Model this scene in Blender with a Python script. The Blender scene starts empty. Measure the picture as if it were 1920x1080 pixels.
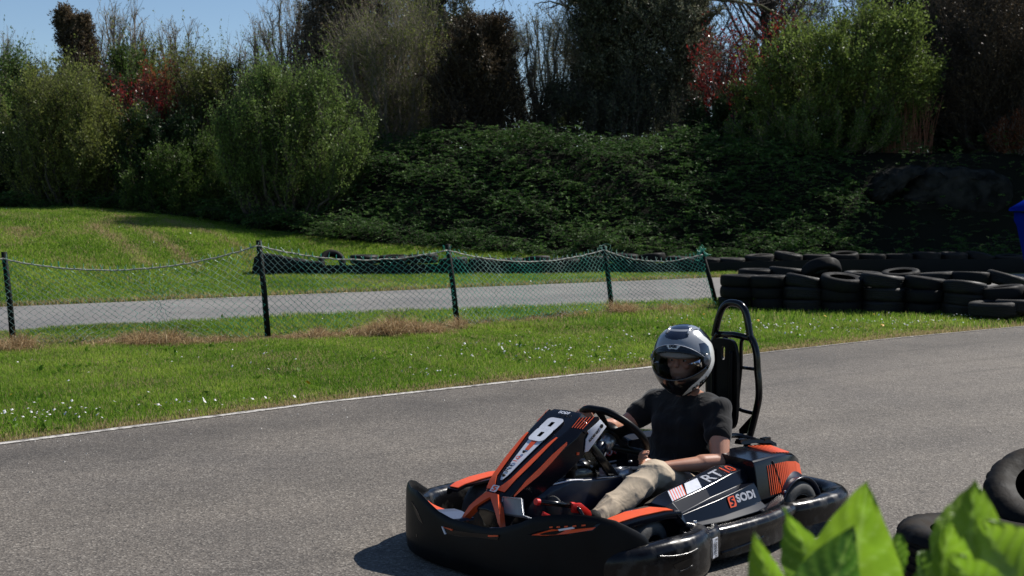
import bpy, bmesh, math, random
import numpy as np
from mathutils import Vector, Matrix
from mathutils.bvhtree import BVHTree
R = math.radians
scene = bpy.context.scene
# ------------------------------------------------------------------ camera, world, sun, exposure
CAM_H = 1.65; FPX = 2530.0
cam_d = bpy.data.cameras.new('camera'); cam = bpy.data.objects.new('camera', cam_d)
scene.collection.objects.link(cam); scene.camera = cam
cam.location = (0, 0, CAM_H)
cam.rotation_euler = (R(90) - math.atan((540 - 368) / FPX), 0, 0)
cam_d.sensor_width = 36; cam_d.lens = FPX / 1920 * 36
cam_d.clip_start = 0.05; cam_d.clip_end = 2000
cam_d.dof.use_dof = True; cam_d.dof.focus_distance = 7.0; cam_d.dof.aperture_fstop = 7.0
SUN_AZ, SUN_EL = 35.0, 47.0           # azimuth measured from +X towards +Y
sun_dir = Vector((math.cos(R(SUN_AZ)) * math.cos(R(SUN_EL)), math.sin(R(SUN_AZ)) * math.cos(R(SUN_EL)), math.sin(R(SUN_EL))))
sd = bpy.data.lights.new('sun', 'SUN'); sd.energy = 5.0; sd.angle = R(0.5); sd.color = (1.0, 0.955, 0.89)
so = bpy.data.objects.new('sun', sd); scene.collection.objects.link(so)
so.rotation_euler = sun_dir.to_track_quat('Z', 'Y').to_euler()
w = bpy.data.worlds.new('World'); scene.world = w; w.use_nodes = True
nt = w.node_tree; bg = nt.nodes['Background']
sky = nt.nodes.new('ShaderNodeTexSky'); sky.sky_type = 'NISHITA'; sky.sun_disc = False
sky.sun_elevation = R(SUN_EL); sky.sun_rotation = R(90 - SUN_AZ); sky.air_density = 0.85; sky.dust_density = 0.1; sky.ozone_density = 3.5
nt.links.new(sky.outputs[0], bg.inputs[0]); bg.inputs[1].default_value = 0.085
scene.view_settings.view_transform = 'Standard'; scene.view_settings.look = 'None'
scene.view_settings.gamma = 1; scene.view_settings.exposure = 0.28

# ------------------------------------------------------------------ helpers
rng = np.random.default_rng(11)
COL = scene.collection
def link(o, parent=None):
    COL.objects.link(o)
    if parent is not None: o.parent = parent
    return o
def tag(o, label=None, cat=None, group=None, kind=None):
    if label: o['label'] = label
    if cat: o['category'] = cat
    if group: o['group'] = group
    if kind: o['kind'] = kind
    return o
def empty(name, loc=(0, 0, 0), rz=0, label=None, cat=None, group=None):
    o = bpy.data.objects.new(name, None); o.location = loc; o.rotation_euler = (0, 0, rz); o.empty_display_size = 0.1
    link(o); return tag(o, label, cat, group)
def mesh(name, V, F, mat=None, parent=None, smooth=True, midx=None, attr=None):
    m = bpy.data.meshes.new(name); V = np.asarray(V, dtype=np.float32).reshape(-1, 3)
    if isinstance(F, np.ndarray):
        k = F.shape[1]; n = len(F)
        m.vertices.add(len(V)); m.vertices.foreach_set('co', V.ravel())
        m.loops.add(n * k); m.loops.foreach_set('vertex_index', F.astype(np.int32).ravel())
        m.polygons.add(n); m.polygons.foreach_set('loop_start', np.arange(n, dtype=np.int32) * k)
        m.update(calc_edges=True)
    else:
        m.from_pydata([tuple(map(float, v)) for v in V], [], [tuple(int(i) for i in f) for f in F]); m.update()
    if smooth: m.polygons.foreach_set('use_smooth', [True] * len(m.polygons))
    mats = mat if isinstance(mat, (list, tuple)) else [mat]
    for q in mats:
        if q is not None: m.materials.append(q)
    if midx is not None: m.polygons.foreach_set('material_index', np.asarray(midx, dtype=np.int32))
    if attr is not None:
        for an, av in attr.items():
            a = m.attributes.new(an, 'FLOAT', 'POINT'); a.data.foreach_set('value', np.asarray(av, dtype=np.float32))
    m.validate(); m.update()
    return link(bpy.data.objects.new(name, m), parent)
def sharp(o, ang=35):
    m = o.data; bm = bmesh.new(); bm.from_mesh(m)
    for e in bm.edges:
        if len(e.link_faces) == 2 and e.calc_face_angle(0) > R(ang): e.smooth = False
    bm.to_mesh(m); bm.free(); return o
def bevel(o, w_=0.004, seg=2, ang=30):
    bm = bmesh.new(); bm.from_mesh(o.data)
    bmesh.ops.remove_doubles(bm, verts=bm.verts, dist=1e-5)
    es = [e for e in bm.edges if len(e.link_faces) == 2 and e.calc_face_angle(0) > R(ang)]
    bmesh.ops.bevel(bm, geom=es, offset=w_, segments=seg, profile=0.5, affect='EDGES', clamp_overlap=True)
    bm.normal_update(); bm.to_mesh(o.data); bm.free()
    o.data.polygons.foreach_set('use_smooth', [True] * len(o.data.polygons)); return sharp(o, 40)
def fixn(o):
    bm = bmesh.new(); bm.from_mesh(o.data); bmesh.ops.recalc_face_normals(bm, faces=bm.faces); bm.to_mesh(o.data); bm.free(); return o
class MB:
    def __init__(s): s.V = []; s.F = []; s.M = []; s.n = 0
    def add(s, V, F, m=0):
        V = np.asarray(V, float).reshape(-1, 3)
        for f in F: s.F.append(tuple(int(i) + s.n for i in f)); s.M.append(m)
        s.V.append(V); s.n += len(V); return s
    def build(s, name, mat, parent=None, smooth=True):
        o = mesh(name, np.concatenate(s.V), s.F, mat, parent, smooth, s.M if isinstance(mat, (list, tuple)) else None)
        return fixn(o)
def box_vf(c, sz, rot=None):
    c = Vector(c); h = Vector(sz) / 2; V = []
    for x in (-1, 1):
        for y in (-1, 1):
            for z in (-1, 1):
                v = Vector((x * h.x, y * h.y, z * h.z))
                if rot is not None: v = rot @ v
                V.append(tuple(c + v))
    return V, [(0, 1, 3, 2), (4, 6, 7, 5), (0, 4, 5, 1), (2, 3, 7, 6), (0, 2, 6, 4), (1, 5, 7, 3)]
def spline(P, n):
    P = np.asarray(P, float); k = len(P); out = []
    t = np.linspace(0, k - 1, n)
    for u in t:
        i = min(int(u), k - 2); f = u - i
        p0 = P[max(i - 1, 0)]; p1 = P[i]; p2 = P[i + 1]; p3 = P[min(i + 2, k - 1)]
        out.append(0.5 * ((2 * p1) + (-p0 + p2) * f + (2 * p0 - 5 * p1 + 4 * p2 - p3) * f * f + (-p0 + 3 * p1 - 3 * p2 + p3) * f ** 3))
    return np.array(out)
def tube_vf(P, r, seg=10, closed=False, cap=True):
    P = np.asarray(P, float); n = len(P); r = np.broadcast_to(np.asarray(r, float), (n,))
    T = np.gradient(P, axis=0) if not closed else np.roll(P, -1, 0) - np.roll(P, 1, 0)
    T /= np.linalg.norm(T, axis=1)[:, None] + 1e-12
    N = np.zeros_like(P); a = np.array([0, 0, 1.0]) if abs(T[0][2]) < 0.9 else np.array([1.0, 0, 0])
    v = a - T[0] * (a @ T[0]); N[0] = v / np.linalg.norm(v)
    for i in range(1, n):
        v = N[i - 1] - T[i] * (N[i - 1] @ T[i]); N[i] = v / np.linalg.norm(v)
    B = np.cross(T, N); A = np.linspace(0, 2 * np.pi, seg, endpoint=False)
    V = (P[:, None] + r[:, None, None] * (np.cos(A)[None, :, None] * N[:, None] + np.sin(A)[None, :, None] * B[:, None])).reshape(-1, 3)
    F = []
    for i in range(n if closed else n - 1):
        j = (i + 1) % n
        for k in range(seg):
            l = (k + 1) % seg; F.append((i * seg + k, i * seg + l, j * seg + l, j * seg + k))
    if cap and not closed: F.append(tuple(range(seg - 1, -1, -1))); F.append(tuple((n - 1) * seg + k for k in range(seg)))
    return V, F
def tube(name, P, r, mat, parent=None, seg=10, closed=False, n=None):
    if n: P = spline(P, n)
    V, F = tube_vf(P, r, seg, closed); return mesh(name, V, F, mat, parent)
def loft_vf(rings, closed_ring=True, caps=True, closed=False):
    rings = [np.asarray(q, float) for q in rings]; k = len(rings[0]); V = np.concatenate(rings); F = []; n = len(rings)
    for i in range(n if closed else n - 1):
        j = (i + 1) % n
        for a in range(k if closed_ring else k - 1):
            b = (a + 1) % k; F.append((i * k + a, i * k + b, j * k + b, j * k + a))
    if caps and closed_ring and not closed: F.append(tuple(range(k))); F.append(tuple((n - 1) * k + a for a in range(k)))
    return V, F
def lathe_vf(prof, seg=32, axis='z', c=(0, 0, 0), closed=True):
    A = np.linspace(0, 2 * np.pi, seg, endpoint=False); V = []; k = len(prof)
    for a in A:
        for (r_, h) in prof:
            p = {'z': (r_ * math.cos(a), r_ * math.sin(a), h), 'y': (r_ * math.cos(a), h, r_ * math.sin(a)), 'x': (h, r_ * math.cos(a), r_ * math.sin(a))}[axis]
            V.append((p[0] + c[0], p[1] + c[1], p[2] + c[2]))
    F = []
    for i in range(seg):
        j = (i + 1) % seg
        for q in range(k if closed else k - 1):
            p = (q + 1) % k; F.append((i * k + q, i * k + p, j * k + p, j * k + q))
    return V, F
def prism(name, P, off, mat, parent=None, bev=0):
    """polygon P (3-D points, planar) extruded by the vector off"""
    P = [Vector(p) for p in P]; n = len(P); off = Vector(off)
    V = P + [p + off for p in P]
    F = [tuple(range(n)), tuple(range(2 * n - 1, n - 1, -1))] + [(i, (i + 1) % n, n + (i + 1) % n, n + i) for i in range(n)]
    o = fixn(mesh(name, [tuple(v) for v in V], F, mat, parent, smooth=False))
    if bev: bevel(o, bev)
    return o
def text_obj(name, body, size, O, U, Vv, mat, parent=None, extrude=0.001, shear=0, bold=0.0, sx=1.0, spacing=1.0, align='CENTER'):
    """flat lettering: origin O, reading direction U, up direction Vv"""
    c = bpy.data.curves.new(name, 'FONT'); c.body = body; c.size = size; c.extrude = extrude; c.offset = bold; c.shear = shear
    c.align_x = align; c.align_y = 'CENTER'; c.space_character = spacing; c.resolution_u = 3
    t = bpy.data.objects.new(name + '_tmp', c); COL.objects.link(t)
    dg = bpy.context.evaluated_depsgraph_get(); m = bpy.data.meshes.new_from_object(t.evaluated_get(dg))
    bpy.data.objects.remove(t); bpy.data.curves.remove(c)
    U = Vector(U).normalized(); Vv = Vector(Vv); Vv = (Vv - U * Vv.dot(U)).normalized(); N = U.cross(Vv)
    Mx = Matrix(((U.x, Vv.x, N.x, O[0]), (U.y, Vv.y, N.y, O[1]), (U.z, Vv.z, N.z, O[2]), (0, 0, 0, 1)))
    m.transform(Matrix.Diagonal((sx, 1, 1, 1))); m.transform(Mx); m.materials.clear(); m.materials.append(mat); m.name = name
    return link(bpy.data.objects.new(name, m), parent)

# ------------------------------------------------------------------ materials
def new_mat(name):
    m = bpy.data.materials.new(name); m.use_nodes = True; nt = m.node_tree
    return m, nt, nt.nodes['Principled BSDF'], nt.nodes['Material Output']
def N(nt, t, **kw):
    n = nt.nodes.new(t)
    for k, v in kw.items():
        if k in n.inputs: n.inputs[k].default_value = v
        else: setattr(n, k, v)
    return n
def ramp(nt, fac, stops):
    r_ = nt.nodes.new('ShaderNodeValToRGB'); e = r_.color_ramp.elements
    while len(e) < len(stops): e.new(0.5)
    for q, (p, c) in zip(e, stops): q.position = p; q.color = (*c, 1)
    nt.links.new(fac, r_.inputs[0]); return r_
def pm(name, c1, c2=None, scale=8, rough=0.5, r2=None, metal=0.0, bump=0.0, bscale=None, coat=0.0, detail=5, lo=0.35, hi=0.65, spec=0.5, dist=0.01):
    m, nt, b, out = new_mat(name); L = nt.links
    b.inputs['Roughness'].default_value = rough; b.inputs['Metallic'].default_value = metal
    b.inputs['Coat Weight'].default_value = coat; b.inputs['Coat Roughness'].default_value = 0.15; b.inputs['Specular IOR Level'].default_value = spec
    tc = N(nt, 'ShaderNodeTexCoord')
    if c2 is None: b.inputs['Base Color'].default_value = (*c1, 1)
    else:
        n = N(nt, 'ShaderNodeTexNoise', Scale=scale, Detail=detail); L.new(tc.outputs['Object'], n.inputs['Vector'])
        r_ = ramp(nt, n.outputs[0], [(lo, c1), (hi, c2)]); L.new(r_.outputs[0], b.inputs['Base Color'])
        if r2 is not None:
            mr = N(nt, 'ShaderNodeMapRange'); mr.inputs[1].default_value = lo; mr.inputs[2].default_value = hi; mr.inputs[3].default_value = rough; mr.inputs[4].default_value = r2
            L.new(n.outputs[0], mr.inputs[0]); L.new(mr.outputs[0], b.inputs['Roughness'])
    if bump:
        n2 = N(nt, 'ShaderNodeTexNoise', Scale=bscale or scale * 4, Detail=4); L.new(tc.outputs['Object'], n2.inputs['Vector'])
        bu = N(nt, 'ShaderNodeBump', Strength=bump, Distance=dist); L.new(n2.outputs[0], bu.inputs['Height']); L.new(bu.outputs[0], b.inputs['Normal'])
    return m
def leafmat(name, stops, transl=0.35, tcol=None, rough=0.45, spec=0.4):
    """colour from the per-leaf attribute v; part of the light passes through the blade"""
    m, nt, b, out = new_mat(name); L = nt.links
    a = N(nt, 'ShaderNodeAttribute', attribute_name='v')
    r_ = ramp(nt, a.outputs['Fac'], stops); L.new(r_.outputs[0], b.inputs['Base Color']); b.inputs['Roughness'].default_value = rough
    b.inputs['Specular IOR Level'].default_value = spec * 0.5
    t = N(nt, 'ShaderNodeBsdfTranslucent'); mx = N(nt, 'ShaderNodeMixShader'); mx.inputs[0].default_value = transl
    if tcol:
        mm = N(nt, 'ShaderNodeMix', data_type='RGBA', blend_type='MULTIPLY'); mm.inputs[0].default_value = 1; mm.inputs[7].default_value = (*tcol, 1)
        L.new(r_.outputs[0], mm.inputs[6]); L.new(mm.outputs[2], t.inputs[0])
    else: L.new(r_.outputs[0], t.inputs[0])
    L.new(b.outputs[0], mx.inputs[1]); L.new(t.outputs[0], mx.inputs[2]); L.new(mx.outputs[0], out.inputs[0]); return m

def asphalt(name, base, dark, light, far=False):
    m, nt, b, out = new_mat(name); L = nt.links; tc = N(nt, 'ShaderNodeTexCoord')
    v = N(nt, 'ShaderNodeTexVoronoi', Scale=105.0 if not far else 90.0); L.new(tc.outputs['Object'], v.inputs['Vector'])
    v.inputs['Randomness'].default_value = 1
    sep = N(nt, 'ShaderNodeSeparateColor'); L.new(v.outputs['Color'], sep.inputs[0])
    r1 = ramp(nt, sep.outputs[0], [(0.0, dark), (0.45, base), (0.8, base), (1.0, light)])
    n = N(nt, 'ShaderNodeTexNoise', Scale=0.55, Detail=6, Roughness=0.6); L.new(tc.outputs['Object'], n.inputs['Vector'])
    r2 = ramp(nt, n.outputs[0], [(0.3, (0.74, 0.74, 0.75)), (0.7, (1.14, 1.12, 1.08))])
    n3 = N(nt, 'ShaderNodeTexNoise', Scale=9.0, Detail=5, Roughness=0.7); L.new(tc.outputs['Object'], n3.inputs['Vector'])
    r3 = ramp(nt, n3.outputs[0], [(0.3, (0.88, 0.88, 0.88)), (0.7, (1.10, 1.10, 1.09))])
    m1 = N(nt, 'ShaderNodeMix', data_type='RGBA', blend_type='MULTIPLY'); m1.inputs[0].default_value = 1; L.new(r1.outputs[0], m1.inputs[6]); L.new(r2.outputs[0], m1.inputs[7])
    m2 = N(nt, 'ShaderNodeMix', data_type='RGBA', blend_type='MULTIPLY'); m2.inputs[0].default_value = 1; L.new(m1.outputs[2], m2.inputs[6]); L.new(r3.outputs[0], m2.inputs[7])
    # rubbered-in racing line: streaks that run along the track
    at = N(nt, 'ShaderNodeAttribute', attribute_name='rub'); n4 = N(nt, 'ShaderNodeTexNoise', Scale=1.6, Detail=4); L.new(tc.outputs['Object'], n4.inputs['Vector'])
    mu = N(nt, 'ShaderNodeMath', operation='MULTIPLY'); L.new(at.outputs['Fac'], mu.inputs[0]); L.new(n4.outputs[0], mu.inputs[1])
    m3 = N(nt, 'ShaderNodeMix', data_type='RGBA', blend_type='MIX'); L.new(mu.outputs[0], m3.inputs[0]); L.new(m2.outputs[2], m3.inputs[6]); m3.inputs[7].default_value = (*[q * 0.35 for q in dark], 1)
    L.new(m3.outputs[2], b.inputs['Base Color']); b.inputs['Roughness'].default_value = 0.82; b.inputs['Specular IOR Level'].default_value = 0.35
    bu = N(nt, 'ShaderNodeBump', Strength=0.6 if not far else 0.1, Distance=0.005); L.new(v.outputs['Distance'], bu.inputs['Height']); L.new(bu.outputs[0], b.inputs['Normal'])
    return m
M = {}
M['asphalt'] = asphalt('asphalt_near', (0.152, 0.134, 0.115), (0.062, 0.055, 0.048), (0.30, 0.275, 0.24))
M['asphalt_far'] = asphalt('asphalt_far', (0.20, 0.193, 0.185), (0.14, 0.135, 0.13), (0.26, 0.25, 0.24), True)
M['black'] = pm('black_plastic', (0.0035, 0.0035, 0.0042), (0.006, 0.006, 0.0065), 6, 0.36, 0.46, bump=0.05, bscale=60, spec=0.14)
M['scuff'] = pm('scuffed_black_plastic', (0.005, 0.005, 0.006), (0.050, 0.047, 0.043), 16, 0.20, 0.5, bump=0.3, bscale=22, lo=0.5, hi=0.78, dist=0.004, spec=0.30)
M['gloss'] = pm('glossy_black_bodywork', (0.005, 0.006, 0.010), None, rough=0.17, spec=0.3)
M['satin'] = pm('satin_blue_black', (0.008, 0.012, 0.026), None, rough=0.28, spec=0.4)
M['orange'] = pm('orange_plastic', (0.72, 0.085, 0.02), (0.80, 0.11, 0.028), 9, 0.38, bump=0.03, bscale=50)
M['red'] = pm('red_anodised', (0.62, 0.02, 0.012), None, rough=0.3)
M['white'] = pm('white_vinyl', (0.72, 0.74, 0.80), (0.60, 0.62, 0.68), 20, 0.35)
M['silver'] = pm('brushed_aluminium', (0.45, 0.46, 0.48), (0.30, 0.31, 0.33), 30, 0.35, metal=0.85)
M['greyplate'] = pm('grey_plate', (0.17, 0.19, 0.22), (0.24, 0.26, 0.29), 15, 0.32)
M['tubeblk'] = pm('black_painted_steel', (0.003, 0.003, 0.004), None, rough=0.18, spec=0.4)
M['tyre'] = pm('tyre_rubber', (0.004, 0.004, 0.004), (0.009, 0.0085, 0.008), 9, 0.6, 0.8, bump=0.25, bscale=30, spec=0.18)
M['tyreold'] = pm('old_dusty_tyre', (0.0035, 0.0035, 0.0035), (0.020, 0.018, 0.015), 5, 0.5, 0.85, bump=0.3, bscale=24, detail=8, spec=0.30)
M['tyrenear'] = pm('muddy_tyre', (0.006, 0.0055, 0.005), (0.035, 0.026, 0.017), 7, 0.6, 0.9, bump=0.3, bscale=30, detail=10, lo=0.45, hi=0.82, spec=0.12)
M['slick'] = pm('kart_slick_rubber', (0.045, 0.045, 0.043), (0.085, 0.083, 0.078), 22, 0.7, bump=0.15, bscale=60)
M['belt'] = pm('rubber_belt', (0.0045, 0.005, 0.005), (0.011, 0.0115, 0.010), 3, 0.6, 0.8, bump=0.2, bscale=14, spec=0.18)
M['post'] = pm('dark_painted_post', (0.004, 0.006, 0.005), (0.010, 0.012, 0.010), 12, 0.7, spec=0.15)
M['wire'] = pm('green_plastic_wire', (0.03, 0.32, 0.23), (0.34, 0.46, 0.40), 1.3, 0.4, lo=0.42, hi=0.6)
M['rope'] = pm('weathered_rope', (0.42, 0.40, 0.36), (0.25, 0.23, 0.20), 30, 0.8)
M['skin'] = pm('skin', (0.48, 0.24, 0.155), (0.42, 0.19, 0.12), 14, 0.45, bump=0.12, bscale=120, spec=0.4, dist=0.002)
M['skin'].node_tree.nodes['Principled BSDF'].inputs['Subsurface Weight'].default_value = 0.06
M['skin'].node_tree.nodes['Principled BSDF'].inputs['Subsurface Radius'].default_value = (0.02, 0.008, 0.004)
M['hub'] = pm('kart_rim', (0.03, 0.03, 0.032), None, rough=0.3, metal=0.6)
M['bark'] = pm('bark', (0.035, 0.028, 0.021), (0.09, 0.075, 0.058), 10, 0.9, bump=0.5, bscale=22)
M['twig'] = pm('pale_twig_bark', (0.15, 0.125, 0.095), (0.26, 0.22, 0.17), 3, 0.8)
M['mossbark'] = pm('mossy_bark', (0.07, 0.065, 0.03), (0.14, 0.14, 0.05), 6, 0.9, bump=0.5)
M['rock'] = pm('shade_darkened_rock', (0.007, 0.008, 0.007), (0.034, 0.034, 0.030), 3.2, 0.95, bump=1.0, bscale=5, detail=9, spec=0.1, dist=0.08)  # base colour darkened to carry the tree shade on the rocks
M['bluepl'] = pm('blue_plastic', (0.003, 0.012, 0.16), (0.004, 0.016, 0.19), 4, 0.6, spec=0.0)
def cloth(name, c1, c2, scale, stretch, bump, dist):
    m, nt, b, out = new_mat(name); L = nt.links; tc = N(nt, 'ShaderNodeTexCoord'); mp = N(nt, 'ShaderNodeMapping'); mp.inputs['Scale'].default_value = stretch
    L.new(tc.outputs['Object'], mp.inputs[0]); n = N(nt, 'ShaderNodeTexNoise', Scale=scale, Detail=3, Distortion=0.8); L.new(mp.outputs[0], n.inputs['Vector'])
    n1 = N(nt, 'ShaderNodeTexNoise', Scale=5, Detail=3); L.new(tc.outputs['Object'], n1.inputs['Vector'])
    r_ = ramp(nt, n1.outputs[0], [(0.35, c1), (0.65, c2)]); L.new(r_.outputs[0], b.inputs['Base Color']); b.inputs['Roughness'].default_value = 0.85
    b.inputs['Sheen Weight'].default_value = 0.15; b.inputs['Specular IOR Level'].default_value = 0.2
    bu = N(nt, 'ShaderNodeBump', Strength=bump, Distance=dist); L.new(n.outputs[0], bu.inputs['Height'])
    n5 = N(nt, 'ShaderNodeTexNoise', Scale=400, Detail=1); L.new(tc.outputs['Object'], n5.inputs['Vector'])
    b2 = N(nt, 'ShaderNodeBump', Strength=0.2, Distance=0.001); L.new(n5.outputs[0], b2.inputs['Height']); L.new(bu.outputs[0], b2.inputs['Normal']); L.new(b2.outputs[0], b.inputs['Normal'])
    return m
M['tshirt'] = cloth('black_cotton', (0.0055, 0.0055, 0.0065), (0.0085, 0.0085, 0.0095), 9, (1, 1, 0.6), 0.9, 0.02)
M['chino'] = cloth('beige_cotton', (0.46, 0.37, 0.265), (0.52, 0.425, 0.31), 7, (1.0, 1.0, 1.3), 0.6, 0.02)
def glassy(name, col, fac, rough=0.05):
    m, nt, b, out = new_mat(name); L = nt.links
    t = N(nt, 'ShaderNodeBsdfTransparent'); t.inputs[0].default_value = (*col, 1)
    g = N(nt, 'ShaderNodeBsdfGlossy'); g.inputs['Roughness'].default_value = rough
    lw = N(nt, 'ShaderNodeLayerWeight', Blend=fac); mx = N(nt, 'ShaderNodeMixShader'); L.new(lw.outputs['Fresnel'], mx.inputs[0])
    L.new(t.outputs[0], mx.inputs[1]); L.new(g.outputs[0], mx.inputs[2]); L.new(mx.outputs[0], out.inputs[0]); return m
M['visor'] = glassy('clear_visor', (0.72, 0.74, 0.76), 0.12)
M['smoke'] = glassy('tinted_tank_plastic', (0.55, 0.50, 0.38), 0.35, 0.15)

# ------------------------------------------------------------------ ground, tracks
def lerp_poly(P, x, ax=0, ay=1):
    P = np.asarray(P, float); return np.interp(x, P[:, ax], P[:, ay])
EDGE = [(-30, -14), (-16, -3), (-9, 3.6), (-5.5, 6.9), (-3.42, 8.93), (-1.54, 10.72), (0, 11.95), (1.36, 12.98), (2.72, 14.22), (4.5, 15.65), (6.51, 17.05), (9, 18.6), (14, 21), (30, 26)]
FN = [(-40, -2), (-20, 8.2), (-12, 12.9), (-6.18, 16.25), (-2.68, 18.7), (0.32, 20.0), (2.4, 21.0), (4.5, 22.0), (8, 23.2), (14, 25), (40, 30)]
FF = [(-40, 3), (-22, 11.5), (-12, 17.2), (-7.6, 19.95), (-3.24, 22.68), (0.4, 25.0), (4.03, 27.2), (7, 28.0), (11, 28.55), (20, 29.6), (40, 32)]
BASE = [(-40, 36), (-15, 36.2), (-11, 36), (-8.3, 35.2), (-6.0, 33.2), (-3.3, 31.7), (0.4, 30.6), (3, 30.2), (8, 30.2), (14, 30.6), (40, 33)]      # foot of the planted bank
BZ = [(-40, 1.2), (-15, 1.30), (-11, 1.28), (-8.3, 1.05), (-6.0, 0.72), (-3.3, 0.47), (0.4, 0.30), (3, 0.12), (8, 0.0), (40, 0.0)]                # its height
def sm(t): t = np.clip(t, 0, 1); return t * t * (3 - 2 * t)
def nz(x, y, s, seed=0):
    return (np.sin(x * s * 1.3 + seed) * np.cos(y * s * 1.1 + 1.7 * seed) + 0.5 * np.sin(x * s * 2.7 + y * s * 1.9 + seed * 3.1) + 0.35 * np.cos(x * s * 4.1 - y * s * 5.3 + seed)) / 1.85
def terrain(X, Y):
    X = np.asarray(X, float); Y = np.asarray(Y, float)
    yb = lerp_poly(BASE, X); zb = lerp_poly(BZ, X); yf = lerp_poly(FF, X)
    b_ = sm((X + 7.5) / 2.5); s = (yf + 1.5) * (1 - b_) + b_ * np.maximum(yf + 1.5, 28.5)
    z = zb * sm((Y - s) / (yb - s + 1e-6)) ** 0.8
    bank = sm((Y - yb) / 4.2) * (2.75 - zb * 0.6)
    bank = bank * np.interp(X, [-40, -9, -5, -2, 40], [0.55, 0.6, 0.8, 1, 1])
    z = z + np.where(Y > yb, bank, 0) + np.where(Y > yb, 0.0, 0)
    far = np.clip((Y - 60) / 200, 0, 1) * 0
    lip = (Y > s) * 0.03 * nz(X, Y, 1.1, 2)
    return z + lip + far
def dryness(X, Y):
    e = np.abs(Y - lerp_poly(EDGE, X)); d = np.clip(1.1 + .35 * nz(X, Y, 2.1, 7), .5, 1.4) * np.exp(-(e / (0.30 + .12 * nz(X, Y, .9, 2))) ** 2)
    d = np.maximum(d, 0.8 * np.exp(-((Y - lerp_poly(FF, X)) / 0.35) ** 2))
    fy = lerp_poly([(-9, 14.3), (-5.58, 15.03), (-2.85, 15.59), (-0.7, 16.87), (1.43, 19.21), (3.08, 20.15), (4, 20.6)], X)
    d = np.maximum(d, (0.75 + 0.25 * nz(X, Y, 1.9, 5)) * np.exp(-((Y - fy + 0.1) / 0.38) ** 2) * (X < 3.3))
    # worn mowing lines on the mound
    for (xa, ya, xb, yb_, w_, k_) in [(-9.6, 31.0, -7.1, 26.2, .26, .95), (-9.3, 32.4, -6.5, 27.3, .24, .9), (-8.6, 33.0, -5.6, 29.6, .22, .6), (-9.6, 33.3, -9.4, 29.4, .35, .8), (-10.8, 29.6, -10.1, 27.2, .3, .5), (-12.5, 33, -10.5, 31, .4, .4)]:
        L2 = (xb - xa) ** 2 + (yb_ - ya) ** 2; t = np.clip(((X - xa) * (xb - xa) + (Y - ya) * (yb_ - ya)) / L2, 0, 1); dd = np.hypot(X - xa - t * (xb - xa), Y - ya - t * (yb_ - ya)); d = np.maximum(d, k_ * np.exp(-(dd / w_) ** 2) * np.clip(.75 + .5 * nz(X, Y, 2.2, 4), 0, 1))
    return np.clip(d + 0.60 * np.clip(nz(X, Y, 0.9, 11) - .25, 0, 1) + 0.35 * np.clip(nz(X, Y, 2.6, 5) - .45, 0, 1) + 0.12 * np.clip(nz(X, Y, 1.3, 3) , 0, 1), 0, 1)
xs = np.unique(np.concatenate([np.linspace(-300, -20, 15), np.linspace(-20, 20, 201), np.linspace(20, 300, 15)]))
ys = np.unique(np.concatenate([np.linspace(-60, 0, 7), np.linspace(0, 50, 251), np.linspace(50, 600, 14)]))
GX, GY = np.meshgrid(xs, ys); GZ = terrain(GX, GY)
nx, ny = len(xs), len(ys); idx = np.arange(nx * ny).reshape(ny, nx)
Fg = np.stack([idx[:-1, :-1], idx[:-1, 1:], idx[1:, 1:], idx[1:, :-1]], -1).reshape(-1, 4)
def soil():
    m, nt, b, out = new_mat('turf'); L = nt.links; tc = N(nt, 'ShaderNodeTexCoord'); at = N(nt, 'ShaderNodeAttribute', attribute_name='dry'); bk = N(nt, 'ShaderNodeAttribute', attribute_name='bank')
    n = N(nt, 'ShaderNodeTexNoise', Scale=3.0, Detail=10, Roughness=0.75); L.new(tc.outputs['Object'], n.inputs['Vector'])
    g = ramp(nt, n.outputs[0], [(0.3, (0.06, 0.12, 0.016)), (0.55, (0.10, 0.19, 0.026)), (0.75, (0.16, 0.23, 0.04))])
    d = ramp(nt, n.outputs[0], [(0.3, (0.13, 0.085, 0.035)), (0.7, (0.30, 0.22, 0.10))])
    mx = N(nt, 'ShaderNodeMix', data_type='RGBA'); L.new(at.outputs['Fac'], mx.inputs[0]); L.new(g.outputs[0], mx.inputs[6]); L.new(d.outputs[0], mx.inputs[7])
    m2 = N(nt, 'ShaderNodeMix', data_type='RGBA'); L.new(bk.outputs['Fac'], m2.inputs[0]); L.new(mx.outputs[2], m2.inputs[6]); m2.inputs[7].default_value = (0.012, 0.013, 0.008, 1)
    L.new(m2.outputs[2], b.inputs['Base Color']); b.inputs['Roughness'].default_value = 0.95; b.inputs['Specular IOR Level'].default_value = 0.1
    n2 = N(nt, 'ShaderNodeTexNoise', Scale=25.0, Detail=8, Roughness=0.8); L.new(tc.outputs['Object'], n2.inputs['Vector'])
    bu = N(nt, 'ShaderNodeBump', Strength=0.8, Distance=0.05); L.new(n2.outputs[0], bu.inputs['Height']); L.new(bu.outputs[0], b.inputs['Normal']); return m
M['soil'] = soil()
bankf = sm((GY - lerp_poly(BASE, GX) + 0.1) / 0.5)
g = mesh('ground', np.stack([GX, GY, GZ], -1), Fg, M['soil'], attr={'dry': dryness(GX, GY).ravel(), 'bank': bankf.ravel()}); tag(g, kind='structure')
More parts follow.
